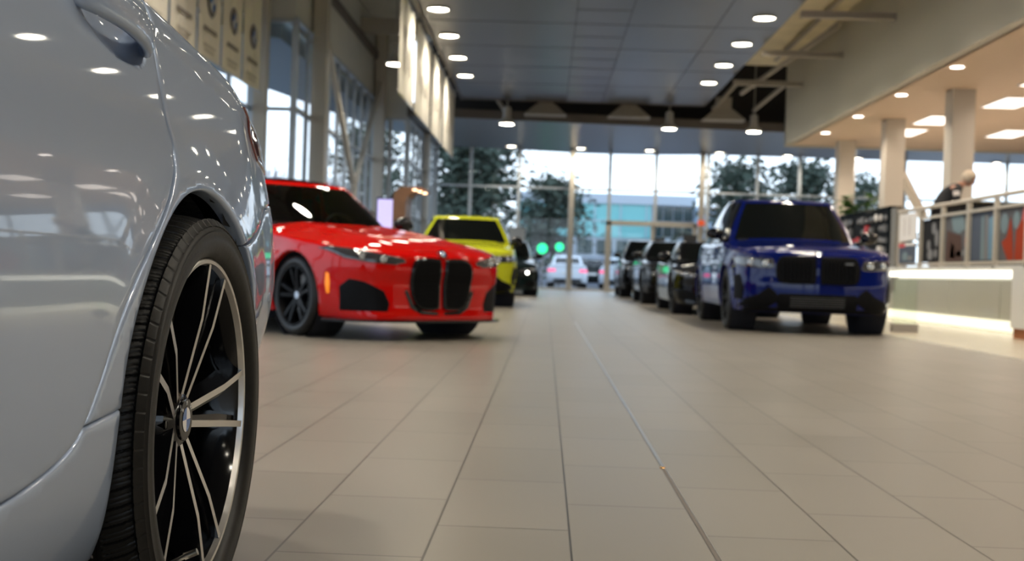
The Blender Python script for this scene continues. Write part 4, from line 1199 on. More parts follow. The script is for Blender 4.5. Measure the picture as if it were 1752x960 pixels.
def gnormal(d, q):
    e = 2e-3; a_ = gpos(d + e, q) - gpos(d - e, q); b_ = gpos(d, q + e) - gpos(d, q - e)
    n_ = np.cross(a_, b_); n_ /= np.linalg.norm(n_, axis=1)[:, None] + 1e-12
    return n_
gt = empty('grey_car', (0, 0, 0), 0, 'pale blue-grey car filling the left foreground, its rear wheel and door in sharp view', 'car')
ROLLS = [(0, .004), (.0006, .0018), (.0015, .0005), (.003, 0)]
def gpanel(name, poly, mt=None, grid=.013, fine=None, off=0, rolls=ROLLS, flange=.018, step=.007, parent=None):
    V, dep, T, rim = cdt_panel(poly, rolls, step, grid, fine)
    P = gpos(V[:, 0], V[:, 1]); N = gnormal(V[:, 0], V[:, 1])
    if N[:, 0].mean() < 0: N = -N
    Q = P + N * (off - dep)[:, None]
    b = MB(); fs = list(T); nb = len(Q); back = [Q[i] - N[i] * flange for i in rim]
    for i in range(len(rim)):
        j = (i + 1) % len(rim); fs.append((rim[i], rim[j], nb + j, nb + i))
    b.add(list(Q) + back, fs)
    return b.build(name, mt or M['paint_grey'], parent or gt, True, 60)
# shut line of the rear door, from the shoulder down and forward to the sill
shut = catmull([(1.752, .995), (1.745, .95), (1.74, .91), (1.733, .86), (1.735, .80), (1.748, .765), (1.735, .73), (1.695, .69), (1.64, .645), (1.585, .60), (1.53, .548), (1.48, .49), (1.44, .44), (1.39, .385), (1.34, .358), (1.26, .34), (1.18, .331), (1.0, .325), (.7, .32), (.45, .32)], 6)
GAP = .0013
def off_line(L, e):
    t = np.gradient(L, axis=0); t /= np.linalg.norm(t, axis=1)[:, None]; return L + np.stack([t[:, 1], -t[:, 0]], 1) * e
sd = off_line(shut, GAP); sq = off_line(shut, -GAP)      # heading down and forwards: +e is the door's side
if sd[:, 0].mean() > sq[:, 0].mean(): sd, sq = sq, sd
belt = [(x, 1.0) for x in np.linspace(.45, 1.74, 12)]
door_poly = list(sd) + [(.45, .6)] + belt[:1] + belt[1:]
dr_ = gpanel('rear_door', door_poly, fine=(np.array((1.575, .893)), np.array((.13, .065)), .004))
# arch points, front foot round to the rear foot
def arc(a0, a1, n, r=AR): return [(AY + r * math.cos(math.radians(a)), AZ + r * math.sin(math.radians(a))) for a in np.linspace(a0, a1, n)]
ksq = int(np.argmin(np.abs(sq[:, 1] - .386)))             # where the quarter panel ends on the sill
seam_a = 172.6                                             # arch angle of the sill seam
seam_r = 50.5                                              # arch angle of the bumper seam
top = [(2.70, 1.35), (1.75, 1.35)]
bump_seam = catmull([(AY + AR * math.cos(math.radians(seam_r)), AZ + AR * math.sin(math.radians(seam_r))), (2.20, .635), (2.32, .665), (2.42, .70), (2.60, .72), (2.712, .725)], 6)
quarter = list(sq[:ksq + 1]) + arc(seam_a, seam_r, 46) + list(bump_seam + [0, GAP]) + [(2.712, .9), (2.712, 1.35), (1.752, 1.35)]
QR = [(0, .0075), (.0012, .0042), (.003, .0014), (.0055, 0)]
gpanel('quarter_panel', quarter, rolls=QR, step=.0035)
rk = list(sq[ksq:] + [0, 0]) + [(.45, .17), (1.0, .165), (1.35, .165), (1.455, .17)] + arc(207, seam_a - .4, 20)
rk = [(x, z - (0 if i > 0 else 0)) for i, (x, z) in enumerate(rk)]
gpanel('side_skirt', rk, rolls=QR, step=.0035)
bp_ = [tuple(v) for v in bump_seam - [0, GAP]] + [(2.712, .40), (2.70, .30), (2.45, .27), (2.215, .285)] + arc(-9, seam_r - .4, 30)
gpanel('rear_bumper', bp_, step=.004)
fd = [(.446, 1.0), (.446, .32), (-.35, .32), (-.62, .42), (-.68, .60), (-.62, .96)]
gpanel('front_door', fd, grid=.03, step=.015)
def farc(a0, a1, n): return [(-.99 + AR * math.cos(math.radians(a)), AZ + AR * math.sin(math.radians(a))) for a in np.linspace(a0, a1, n)]
ff = [(-.624, .955), (-.684, .60), (-.624, .42)] + farc(10, 172, 30) + [(-1.6, .36), (-2.09, .42), (-2.09, 1.3), (-.624, 1.3)]
gpanel('front_fender', ff, grid=.03, step=.015)
gpanel('side_skirt', [(.446, .316), (.446, .17), (-.6, .17), (-.62, .30), (-.4, .316)], grid=.03, step=.015)
gpanel('front_bumper', [(-2.09, .416), (-1.6, .356)] + farc(174, 205, 8) + [(-1.5, .2), (-2.05, .22)], grid=.03, step=.015)
# tail lamp wrapping the corner
gpanel('tail_lamp', [(2.27, .895), (2.31, .872), (2.35, .835), (2.40, .800), (2.55, .785), (2.69, .785), (2.69, .855), (2.5, .876), (2.38, .89)], M['red_lamp'], off=.0045, grid=.012)
# dark shell behind the gaps, and the plain left flank
b = MB()
ds = np.concatenate([np.linspace(-2.08, 2.3, 60), np.linspace(2.32, 2.715, 24)]); qs = np.concatenate([np.linspace(.17, .95, 22), np.linspace(1.0, 1.9, 24)])
def shell(off, skip):
    G = np.array([gpos(np.full(len(qs), d), qs) for d in ds]); Nn = np.array([gnormal(np.full(len(qs), d), qs) for d in ds])
    if Nn[..., 0].mean() < 0: Nn = -Nn
    G = G - Nn * off; fs = []
    K = len(qs)
    for i in range(len(ds) - 1):
        for k in range(K - 1):
            dm = (ds[i] + ds[i + 1]) / 2; qm = (qs[k] + qs[k + 1]) / 2
            if any(math.hypot(dm - ya, qm - AZ) < AR + .012 for ya in (AY, -.99)): continue
            if skip and (.5 if dm < 1.9 else 9) < 1 and qm > 1.12 and -.6 < dm < 1.75 : continue
            fs.append((i * K + k, (i + 1) * K + k, (i + 1) * K + k + 1, i * K + k + 1))
    return G.reshape(-1, 3), fs
G, fs = shell(.013, True); b.add(G, fs); b.build('inner_shell', M['black'], gt, True)
b = MB(); G, fs = shell(0, True); G = G.copy(); G[:, 0] = 2 * GX - G[:, 0]; b.add(G, fs); b.build('left_flank', M['paint_grey'], gt, True)
# deck lid over the middle (right half comes with the quarter panel up to here)
for nm, y0, y1 in (('bonnet', -2.09, -.62), ):
    b = MB(); yy = np.linspace(y0, y1, 20); qq = np.linspace(1.28, 1.95, 14); G = np.array([gpos(np.full(14, y), qq) for y in yy]).reshape(-1, 3)
    b.add(G, [(i * 14 + k, (i + 1) * 14 + k, (i + 1) * 14 + k + 1, i * 14 + k + 1) for i in range(19) for k in range(13)]); b.build(nm, M['paint_grey'], gt, True)
b = MB(); yy = np.linspace(1.95, 2.712, 24); qq = np.linspace(1.33, 1.95, 14); G = np.array([gpos(np.full(14, y), qq) for y in yy]).reshape(-1, 3)
b.add(G, [(i * 14 + k, (i + 1) * 14 + k, (i + 1) * 14 + k + 1, i * 14 + k + 1) for i in range(23) for k in range(13)]); b.build('boot_lid', M['paint_grey'], gt, True)
# cabin: belt outline -> roof outline
GB_ = catmull([(0, -.72), (.45, -.66), (.70, -.48), (.79, -.15), (.80, .5), (.79, 1.1), (.76, 1.6), (.66, 1.92), (.4, 2.06), (0, 2.1)], 8)
GT_ = catmull([(0, .02), (.38, .05), (.56, .12), (.61, .28), (.62, .6), (.61, .95), (.59, 1.15), (.54, 1.3), (.34, 1.4), (0, 1.43)], 8)
zr_ = spl([(0, 1.38), (.4, 1.43), (.9, 1.44), (1.25, 1.40), (1.45, 1.35)])
zb_ = spl([(-.75, 1.0), (0, 1.01), (1.5, 1.02), (2.1, 1.035)])
rows_ = [0, .08, .3, .55, .8, .92, 1]
gg = np.zeros((7, len(GB_), 3))
for i, t in enumerate(rows_):
    xy = GB_ * (1 - t) + GT_ * t; xy[:, 0] += .03 * math.sin(math.pi * t) * (GB_[:, 0] > .3)
    gg[i] = np.column_stack([xy, zb_(GB_[:, 1]) * (1 - t) + (zr_(GT_[:, 1]) - .05 * (GT_[:, 0] / .9) ** 2) * t])
fr = MB(); gl = {}
for s_ in (1, -1):
    for i in range(6):
        for j in range(len(GB_) - 1):
            c = (j + .5) / 8; P_ = [(GX + gg[a_][c_][0] * s_, gg[a_][c_][1], gg[a_][c_][2]) for a_, c_ in ((i, j), (i, j + 1), (i + 1, j + 1), (i + 1, j))]
            nm = None
            if 1 <= i < 5: nm = 'windshield' if c < 1.7 else 'side_window' if (2.3 < c < 4.2 or 4.4 < c < 5.9) else 'rear_window' if c > 7.3 else None
            (gl.setdefault((nm, s_ if nm == 'side_window' else 0), MB()) if nm else fr).add(P_, [(0, 1, 2, 3)])
n_ = len(GT_)
for j in range(n_ - 1):
    for k in range(8):
        P_ = []
        for jj, kk in ((j, k), (j, k + 1), (j + 1, k + 1), (j + 1, k)):
            x = gg[-1][jj][0] * (-1 + kk / 4); P_.append((GX + x, gg[-1][jj][1], float(zr_(gg[-1][jj][1])) - .05 * (x / .9) ** 2))
        fr.add(P_, [(0, 1, 2, 3)])
fr.build('roof', M['paint_grey'], gt, True)
for (nm, _), b_ in gl.items(): b_.build(nm, M['car_glass_dark'], gt, True)
b = MB(); b.box(GX - .86, GX + .8, -1.95, 2.6, .17, .19); b.build('underbody', M['black'], gt)

# door handle: a strap bowed out over the grip hollow
hp = [(1.44, .921, -.004), (1.455, .921, .012), (1.49, .920, .024), (1.55, .916, .030), (1.61, .910, .028), (1.65, .904, .021), (1.676, .900, .010), (1.69, .897, -.004)]
hc_ = catmull(hp, 6); vs = []; K = 16
for i, (d, z, o) in enumerate(hc_):
    x = float(fx(z)); f = i / (len(hc_) - 1)
    hgt = .0225 * (1 - .55 * abs(2 * f - 1) ** 4) ; th_ = .0095
    for k in range(K):
        a = 2 * math.pi * k / K
        vs.append((x + o + th_ * math.copysign(abs(math.cos(a)) ** .8, math.cos(a)), d, z + hgt * math.copysign(abs(math.sin(a)) ** .8, math.sin(a)) - .12 * (o if math.sin(a) < 0 else 0) * 0))
b = MB(); n_ = len(hc_)
b.add(vs, [(i * K + k, i * K + (k + 1) % K, (i + 1) * K + (k + 1) % K, (i + 1) * K + k) for i in range(n_ - 1) for k in range(K)] + [tuple(range(K)), tuple((n_ - 1) * K + k for k in range(K))])
o = b.build('door_handle', M['paint_grey'], dr_, True, 50)

# arch liner
b = MB()
na = 60
pr = [(-.60, AR + .004), (-.66, AR + .012), (-.78, AR + .0), (-.80, .30)]
vs = []
for i in range(na + 1):
    a = math.radians(-35 + 250 * i / na)
    for X_, r in pr: vs.append((X_, AY + r * math.cos(a), AZ + r * math.sin(a)))
b.add(vs, [(i * 4 + k, i * 4 + k + 1, (i + 1) * 4 + k + 1, (i + 1) * 4 + k) for i in range(na) for k in range(3)])
b.build('arch_liner', M['liner'], gt, True)
b = MB(); b.lathe([(-.86, .02), (-.86, AR - .02), (-.60, AR + .006)], 48, 'x', (0, -.99, AZ)); b.build('arch_liner', M['liner'], gt, True)

# ---- the sharp rear wheel
WX = -.532; TW = .245; RR = .262; TR = .331; WZ = .334
wr_ = b = MB()
XO = WX           # outer tyre wall plane
rimx = XO - .014
b.lathe([(rimx - .012, RR - .002), (rimx + .002, RR - .001), (rimx + .004, RR - .004), (rimx + .003, RR - .009), (rimx - .006, RR - .0125)], 128, 'x', (0, 0, 0), 1)
b.lathe([(rimx - .006, RR - .0125), (rimx - .035, RR - .026), (rimx - .12, RR - .034), (rimx - .2, RR - .03), (rimx - .22, RR - .01)], 96, 'x', (0, 0, 0), 0)
hx = rimx - .030
for q in range(5):
    a = math.radians(2 + 72 * q)
    for s_ in (-1, 1):
        spoke(b, a, .036, RR - .010, s_ * .013, s_ * .032, s_ * .0475, .160, .0112, hx - .002, rimx + .001, 0, 1, .035)
        # dark flank behind each machined face
        spoke(b, a, .036, RR - .014, s_ * .009, s_ * .024, s_ * .041, .160, .018, hx - .008, rimx - .012, 0, 0, .03)
    spoke(b, a, .03, .175, 0, 0, 0, .10, .022, hx - .014, hx - .022, 0, 0, .02)
b.lathe([(hx + .001, .024), (hx + .001, .036), (hx - .004, .046), (hx - .012, .062), (hx - .05, .075)], 48, 'x')
for q in range(5):
    a = math.radians(38 + 72 * q); c = (hx - .02, .056 * math.cos(a), .056 * math.sin(a))
    b.lathe([(c[0], .009), (c[0] + .012, .008), (c[0] + .014, 0)], 6, 'x', (0, c[1], c[2]))
wo_ = b.build('wheel', [M['rim_black'], M['machined']], gt, True, 32)
wo_.location = (0, AY, WZ)
# tyre with tread grooves and cross sipes
nA, hw_ = 1600, TW / 2
cx_ = XO - hw_
def tyre_pt(s, th):
    """s from the outer bead over the tread to the inner bead"""
    return s
sec = []   # (x offset from centre, r, is tread u)
sec += [(hw_ - .018, RR - .002), (hw_ - .006, RR + .003), (hw_ + .002, RR + .012), (hw_ + .0045, RR + .022), (hw_ + .0045, RR + .03), (hw_ + .003, RR + .038), (hw_ + .0038, RR + .0395), (hw_ + .0038, RR + .0425), (hw_ + .0015, RR + .044), (hw_ - .001, RR + .050), (hw_ + .0006, RR + .0515), (hw_ - .0022, RR + .0535), (hw_ - .009, RR + .063)]
tread = []
tu = np.concatenate([np.arange(-.5, .5001, 1 / 84)])
for u in tu:
    x = -u * (TW - .03); xe = abs(x) / (hw_ - .015); r = TR - .010 * xe ** 3.2 - .0045 * xe ** 12
    tread.append((x, r))
sec2 = [(-hw_ + .009, RR + .063), (-hw_ - .003, RR + .04), (-hw_ + .002, RR + .012), (-hw_ + .018, RR - .002)]
allp = sec + tread + sec2; K = len(allp); n0 = len(sec)
A_ = np.linspace(0, 2 * math.pi, nA, endpoint=False); vs = []; ms = []
rnd = np.random.RandomState(3)
gro = (-.27, -.09, .09, .27)
P = np.zeros((nA, K, 3))
for k, (x, r) in enumerate(allp):
    rr_ = np.full(nA, r)
    if n0 <= k < n0 + len(tread):
        u = tu[k - n0]
        if any(abs(u - g_) < .022 for g_ in gro): rr_ -= .007
        else:
            ph = A_ * 40 / math.pi + u * 2.2 * np.sign(u)     # 80 pitches
            fr_ = ph % 1.0
            if abs(u) > .30: rr_ -= .004 * (fr_ < .12); rr_ -= .0015 * ((fr_ > .42) & (fr_ < .48)) + .0015 * ((fr_ > .7) & (fr_ < .76))
            elif abs(u) > .1: rr_ -= .003 * ((fr_ > .3) & (fr_ < .38) & (abs(u) > .17))
            else: rr_ -= .003 * ((fr_ > .6) & (fr_ < .66))
    elif n0 - 3 <= k < n0:      # shoulder lugs run down the side a little
        fr_ = (A_ * 40 / math.pi + .5 * 2.2) % 1.0; rr_ -= .0015 * (fr_ < .12)
    P[:, k, 0] = cx_ + x; P[:, k, 1] = rr_ * np.cos(A_); P[:, k, 2] = rr_ * np.sin(A_)
b = MB(); fs = []; mi = []
for i in range(nA):
    for k in range(K - 1):
        m_i = 0
        if n0 <= k < n0 + len(tread):
            u = tu[k - n0]
            if abs(u + .205) < .004: m_i = 1
            if abs(u + .235) < .004 and i % 8 < 4: m_i = 2
        fs.append((i * K + k, ((i + 1) % nA) * K + k, ((i + 1) % nA) * K + k + 1, i * K + k + 1)); mi.append(m_i)
b.v = [tuple(v) for v in P.reshape(-1, 3)]; b.f = fs; b.m = mi
b.build('tyre', [M['rubber'], M['rubber_blue'], M['rubber_dot']], wo_, True, 50)
roundel('hub_cap', wo_, (hx + .001, 0, 0), (0, 0, math.pi / 2), .034, True, dark=True)
b = MB(); b.lathe([(rimx - .075, .07), (rimx - .075, .165), (rimx - .098, .165), (rimx - .098, .07)], 64, 'x', closed=True)
b.build('brake_disc', M['disc'], wo_, True, 40)
b = MB()
for a in np.radians(np.linspace(120, 190, 12)): pass
cal = [(.105 * math.cos(a), .105 * math.sin(a)) for a in np.radians(np.linspace(150, 215, 10))] + [(.185 * math.cos(a), .185 * math.sin(a)) for a in np.radians(np.linspace(215, 150, 10))]
b.poly([(rimx - .055, y, z) for y, z in cal], (-.06, 0, 0)); b.build('brake_caliper', M['gloss_black'], wo_)
va = math.radians(-101); vy, vz = (RR - .045) * math.cos(va), (RR - .045) * math.sin(va)
b = MB(); b.tube([(rimx - .03, vy * 1.05, vz * 1.05), (rimx - .008, vy * .99, vz * .99)], [.0045, .004], 10); b.tube([(rimx - .008, vy * .99, vz * .99), (rimx + .012, vy * .95, vz * .95)], [.006, .0055], 12)
b.build('valve_stem', M['steel'], wo_, True, 40)
w2_ = copy_tree(wo_, gt); w2_.location = (0, -.99, WZ)
for y in (AY, -.99):
    w3_ = copy_tree(wo_, gt); w3_.location = (2 * GX, y, WZ); w3_.rotation_euler = (0, 0, math.pi)
# sensor pip in the bumper and small light clip at the arch
b = MB(); b.lathe([(0, .0), (.002, .009), (0, .0105)], 20, 'x'); o = b.build('park_sensor', M['paint_grey'], gt, True); o.location = (float(gx(np.array([1.79]), np.array([.745]))[0]) if 0 else float(gx(np.array([2.45]), np.array([.52]))[0]), 2.45, .52)
b = MB(); b.box(-.585, -.558, -.018, .012, -.006, .006); o = b.build('bumper_clip', M['white'], gt); o.location = (0, AY + (AR - .006) * math.cos(math.radians(seam_r)), AZ + (AR - .006) * math.sin(math.radians(seam_r)))

# ============================================================ RAISED DECK: RAILING, PANELS, PEOPLE, PLANTS
rt_ = empty('deck_railing', (DX + .03, 17.5, .9), 0, 'pale metal railing with picture infill along the raised deck', 'railing')
ps = [20.45, 19.35, 18.28, 17.18, 16.14, 15.1, 14.0, 12.9, 11.8]
for y in ps:
    b = MB(); b.box(-.03, .03, y - 17.5 - .035, y - 17.5 + .035, -.04, .92); b.build('post', M['column'], rt_)
L0, L1 = ps[-1] - 17.5, ps[0] - 17.5
b = MB(); b.tube([(0, L0 - .1, .955), (0, L1 + .1, .955)], .032, 12); b.build('hand_rail', M['column'], rt_, True)
b = MB(); b.box(-.02, .02, L0, L1 - 1.05, .77, .81); b.box(-.02, .02, L0, L1, .02, .06); b.build('infill_rail', M['column'], rt_)
def picture(y0, y1, z0, z1, label, shapes, back, parent_x=DX + .05, cat='picture panel', group='picture panels in the railing'):
    t = empty('picture_panel', (parent_x, (y0 + y1) / 2, z0), 0, label, cat, group)
    w = y1 - y0; h = z1 - z0
    b = MB(); b.box(-.0, .012, -w / 2, w / 2, 0, h); b.build('picture_board', back, t)
    for nm, mt, pts in shapes:
        # pts in 0..1 (from the far side to the near side as seen, bottom to top)
        q = [(-.002, w / 2 - u * w, v * h) for u, v in pts]
        b = MB(); b.poly(q, (-.003, 0, 0)); b.build(nm, mt, t)
    return t
ov = lambda cx, cy, rx, ry, n=16: [(cx + rx * math.cos(2 * math.pi * i / n), cy + ry * math.sin(2 * math.pi * i / n)) for i in range(n)]
c_dk = mat('print_black', (.02, .02, .022), .75, spec=.1); c_sl = mat('print_silver', (.22, .22, .23), .75, spec=.1); c_sk = mat('print_steel_blue', (.09, .11, .15), .75, spec=.1)
c_rd = mat('print_tan_red', (.26, .06, .03), .75, spec=.1); c_br = mat('print_brown', (.10, .06, .05), .75, spec=.1); c_lt = mat('print_pale_blue', (.2, .27, .3), .75, spec=.1); c_or = mat('print_orange_red', (.36, .05, .02), .75, spec=.1)
c_bg = mat('print_grey', (.12, .12, .13), .75, spec=.1); c_red = mat('print_red', (.55, .02, .02), .4); c_wh = mat('print_white', (.85, .8, .76), .5)
z0, z1 = .97, 1.66
picture(18.32, 19.31, z0, z1, 'dark railing picture with pale silver shapes, left of the row', [('printed_shape', c_sl, ov(.55, .78, .1, .14)), ('printed_shape', c_sl, ov(.7, .55, .09, .2)), ('printed_shape', c_sl, ov(.32, .4, .08, .12)), ('printed_shape', c_sl, ov(.4, .18, .13, .13)), ('printed_shape', c_sl, ov(.66, .2, .08, .1))], c_dk)
picture(17.22, 18.24, z0, z1, 'railing picture of a car cabin in brown and pale grey', [('printed_shape', c_lt, [(.25, 1), (.75, 1), (.85, .7), (.6, .6), (.35, .68)]), ('printed_shape', c_br, [(.05, 0), (.1, .7), (.35, .62), (.7, .55), (.75, 0)]), ('printed_shape', c_rd, [(.22, .1), (.3, .42), (.42, .36), (.45, .05)]), ('printed_shape', c_or, ov(.93, .42, .07, .2)), ('printed_shape', c_sl, [(.5, .1), (.85, .12), (.85, .24), (.5, .22)])], c_bg)
picture(16.18, 17.14, z0, z1, 'railing picture in slate blue with tall pale stripes', [('printed_shape', c_lt, [(.42, .02), (.42, .9), (.5, .95), (.55, .02)]), ('printed_shape', c_sl, [(.56, .02), (.56, .96), (.68, .9), (.7, .02)]), ('printed_shape', mat('print_blue', (.12, .25, .36), .4), [(.72, .02), (.7, .85), (.88, .9), (.86, .02)])], c_sk)
picture(15.14, 16.1, z0, z1, 'railing picture of red seat backs, at the right edge of the frame', [('printed_shape', c_lt, ov(.2, .72, .13, .2)), ('printed_shape', c_lt, ov(.62, .76, .11, .17)), ('printed_shape', c_or, [(.12, .35), (.3, .45), (.42, .82), (.5, .45), (.55, 0), (.35, 0), (.25, .15)]), ('printed_shape', c_or, [(.58, .05), (.62, .55), (.78, .75), (1, .7), (1, 0), (.6, 0)]), ('printed_shape', c_red, [(.8, .75), (.86, 1), (1, 1), (1, .72)])], c_bg)
for k, y in enumerate((14.04, 12.94, 11.84)):
    picture(y, y + .98, z0, z1, 'dark railing picture beyond the frame edge, %s' % ['near', 'nearer', 'nearest'][k], [('printed_shape', c_sl, ov(.5, .5, .3, .3))], c_sk)
# notice boards at the railing end
picture(19.45, 20.35, 1.34, 1.80, 'white notice sheet on the railing end beside the black display wall', [('printed_lines', mat('pale_print', (.5, .42, .38), .6), [(.3, .2), (.33, .2), (.33, .85), (.3, .85)]), ('printed_lines', mat('pale_print_b', (.5, .42, .38), .6), [(.6, .2), (.63, .2), (.63, .85), (.6, .85)])], c_wh, DX - .02, 'notice', None)
picture(19.45, 20.35, .96, 1.30, 'small poster with a red and white heading below the white notice sheet', [('printed_heading', c_red, [(0, .8), (.38, .8), (.38, 1), (0, 1)]), ('printed_heading', c_wh, [(.38, .86), (1, .86), (1, 1), (.38, 1)]), ('printed_shape', c_lt, ov(.4, .35, .16, .22)), ('printed_shape', c_sl, ov(.7, .25, .14, .12))], c_sk, DX - .02, 'poster', None)
# black accessories wall
t = empty('display_wall', (DX + .1, 22.9, .9), 0, 'black accessories display wall with rows of small parts behind the blue car', 'display wall')
b = MB(); b.box(-.04, .1, -1.7, 1.7, -.3, 1.05); b.build('display_back', M['black'], t)
b = MB(); b.box(-.08, .14, -1.78, -1.7, -.35, 1.1); b.box(-.08, .14, 1.7, 1.78, -.35, 1.1); b.box(-.08, .14, -1.78, 1.78, 1.05, 1.1); b.build('display_frame', M['gloss_black'], t)
b = MB(); b.box(-.06, .16, -2.1, -1.82, -.4, 1.05); b.build('display_end', mat('grey_post', (.2, .19, .17), .5), t)
rnd = random.Random(4)
n = 0
for k in range(11):
    for z in (.05, .25, .45, .65, .85):
        if rnd.random() < .1: continue
        mt = rnd.choice([c_sl, c_sl, c_wh, M['disc'], c_red if rnd.random() < .4 else c_sl])
        y = -1.5 + k * .3; w = rnd.uniform(.05, .12); h = rnd.uniform(.04, .075)
        b = MB(); b.ball((0, 0, h), .06, 10, 0, (.5, w / .06, h / .06)) if rnd.random() < .5 else b.box(-.03, .03, -w, w, 0, h * 2)
        o = b.build('boxed_part', mt, None); o.location = (DX + .03, 22.9 + y, .9 + z)
        tag(o, 'small accessory on the black display wall, one of its rows of pieces', 'accessory', 'accessories on the black display wall')
        b = MB(); b.box(.0, .04, -.11, .11, -.012, 0); b.build('hook_shelf', M['gloss_black'], o)
# clear stand at the corner of the plinth
t = empty('acrylic_stand', (4.55, 14.9, 0), 0, 'clear upright panel on a small grey block beside the blue car', 'stand')
b = MB(); b.box(-.16, .16, -.06, .06, 0, .10); b.build('stand_base', mat('stand_grey', (.3, .27, .24), .6), t)
b = MB(); b.box(-.15, .15, -.004, .004, .1, .66); b.build('stand_panel', glass('greenish_acrylic', (.92, .96, .91)), t)
# white cabinet end at the right edge
t = empty('white_pedestal', (5.62, 13.9, 0), 0, 'white pedestal end cut off by the right edge of the picture', 'pedestal')
b = MB(); b.box(-.02, .5, -.3, .3, .12, .82); b.build('pedestal_body', M['white'], t)
b = MB(); b.box(.0, .45, -.26, .26, 0, .12); b.build('pedestal_foot', mat('wood_foot', (.35, .12, .04), .5), t)
# low table and dark things behind the rail
t = empty('reception_desk', (7.15, 18.75, .9), 0, 'dark desk top behind the railing below the leaning person', 'desk')
b = MB(); b.box(-.8, .8, -.4, .4, .96, 1.02); b.build('desk_top', M['gloss_black'], t)
b = MB(); b.box(-.7, .7, -.32, .3, 0, .96); b.build('desk_body', M['interior'], t)

# ---- plants
green = mat('plant_leaf', (.07, .17, .03), .45); green_d = mat('plant_leaf_dark', (.04, .09, .03), .45)
t = empty('fiddle_leaf_plant', (6.68, 25.6, .9), 0, 'broad-leaved green potted plant behind the black display wall', 'plant')
b = MB(); b.lathe([(0, 0), (0, .16), (.35, .2), (.36, .17), (.3, .0)], 24, 'z'); b.build('plant_pot', M['interior'], t, True, 40)
rnd = random.Random(11); b = MB(); tips = []
for k in range(7):
    a = rnd.uniform(0, 6.28); q = (math.cos(a) * rnd.uniform(.05, .3), math.sin(a) * rnd.uniform(.1, .6), rnd.uniform(1.25, 1.72)); b.tube([(0, 0, .3), (q[0] * .3, q[1] * .3, .8), q], [.02, .014, .007], 6); tips.append(q)
b.build('stem', bark, t, True)
def leaf(b, p, d, L, w, fold=.25, bend=.3):
    d = Vector(d).normalized(); s_ = d.cross(Vector((0, 0, 1)))
    if s_.length < .1: s_ = Vector((1, 0, 0))
    s_.normalize(); u = s_.cross(d); n_ = 6; vs = []
    for i in range(n_ + 1):
        t_ = i / n_; c = Vector(p) + d * L * t_ - Vector((0, 0, 1)) * bend * L * t_ * t_; ww = w * math.sin(math.pi * min(1, t_ * .95 + .05)) ** .7
        vs += [c - s_ * ww + u * fold * ww, c, c + s_ * ww + u * fold * ww]
    b.add(vs, [(i * 3 + k, i * 3 + k + 1, i * 3 + k + 4, i * 3 + k + 3) for i in range(n_) for k in (0, 1)])
b = MB()
for q in tips:
    for k in range(18):
        a = rnd.uniform(0, 6.28); z = q[2] - rnd.uniform(-.05, .5); f = z / q[2]
        leaf(b, (q[0] * f, q[1] * f, z), (math.cos(a), math.sin(a), rnd.uniform(.0, .9)), rnd.uniform(.2, .3), rnd.uniform(.07, .11))
o = b.build('foliage', green, t, True)
def spiky(x, y, h, label, seed):
    t = empty('dracaena', (x, y, .9), 0, label, 'plant', 'spiky potted plants on the deck')
    b = MB(); b.lathe([(0, 0), (0, .14), (.3, .18), (.31, .15), (.27, 0)], 24, 'z'); b.build('plant_pot', mat('clay_pot', (.12, .05, .03), .6), t, True, 40)
    b = MB(); b.tube([(0, 0, .25), (.02, 0, h * .75)], .025, 8); b.build('stem', bark, t, True)
    rnd = random.Random(seed); b = MB()
    for k in range(46):
        a = rnd.uniform(0, 6.28); leaf(b, (.02, 0, h * rnd.uniform(.62, .8)), (math.cos(a), math.sin(a), rnd.uniform(.1, 1.6)), rnd.uniform(.3, .45), .012, .2, .25)
    b.build('foliage', green_d, t, True)
spiky(7.35, 22.2, 1.35, 'spiky-leaved potted plant left of the nearest cream column', 5)
spiky(8.1, 21.6, 1.3, 'spiky-leaved potted plant just behind the leaning person', 6)
# ---- person leaning forward behind the railing
def skin_fig(name, pts, edges, rad, mt, parent, sub=2, root_i=0):
    me = bpy.data.meshes.new(name); me.from_pydata(pts, edges, []); me.materials.append(mt)
    o = bpy.data.objects.new(name, me); link(o)
    md = o.modifiers.new('s', 'SKIN'); md.use_smooth_shade = True
    for i, v in enumerate(me.skin_vertices[0].data):
        r = rad[i]; v.radius = r if hasattr(r, '__len__') else (r, r); v.use_root = (i == root_i)
    m2 = o.modifiers.new('u', 'SUBSURF'); m2.levels = m2.render_levels = sub
    dg = bpy.context.evaluated_depsgraph_get(); nm = bpy.data.meshes.new_from_object(o.evaluated_get(dg))
    bpy.data.objects.remove(o); nm.materials.clear(); nm.materials.append(mt)
    q = bpy.data.objects.new(name, nm); link(q, parent); return q
skin_m = mat('skin', (.5, .27, .19), .55); hair_m = mat('grey_blond_hair', (.5, .42, .32), .8, noise=(60, .2)); jk = mat('black_jacket', (.012, .012, .014), .75)
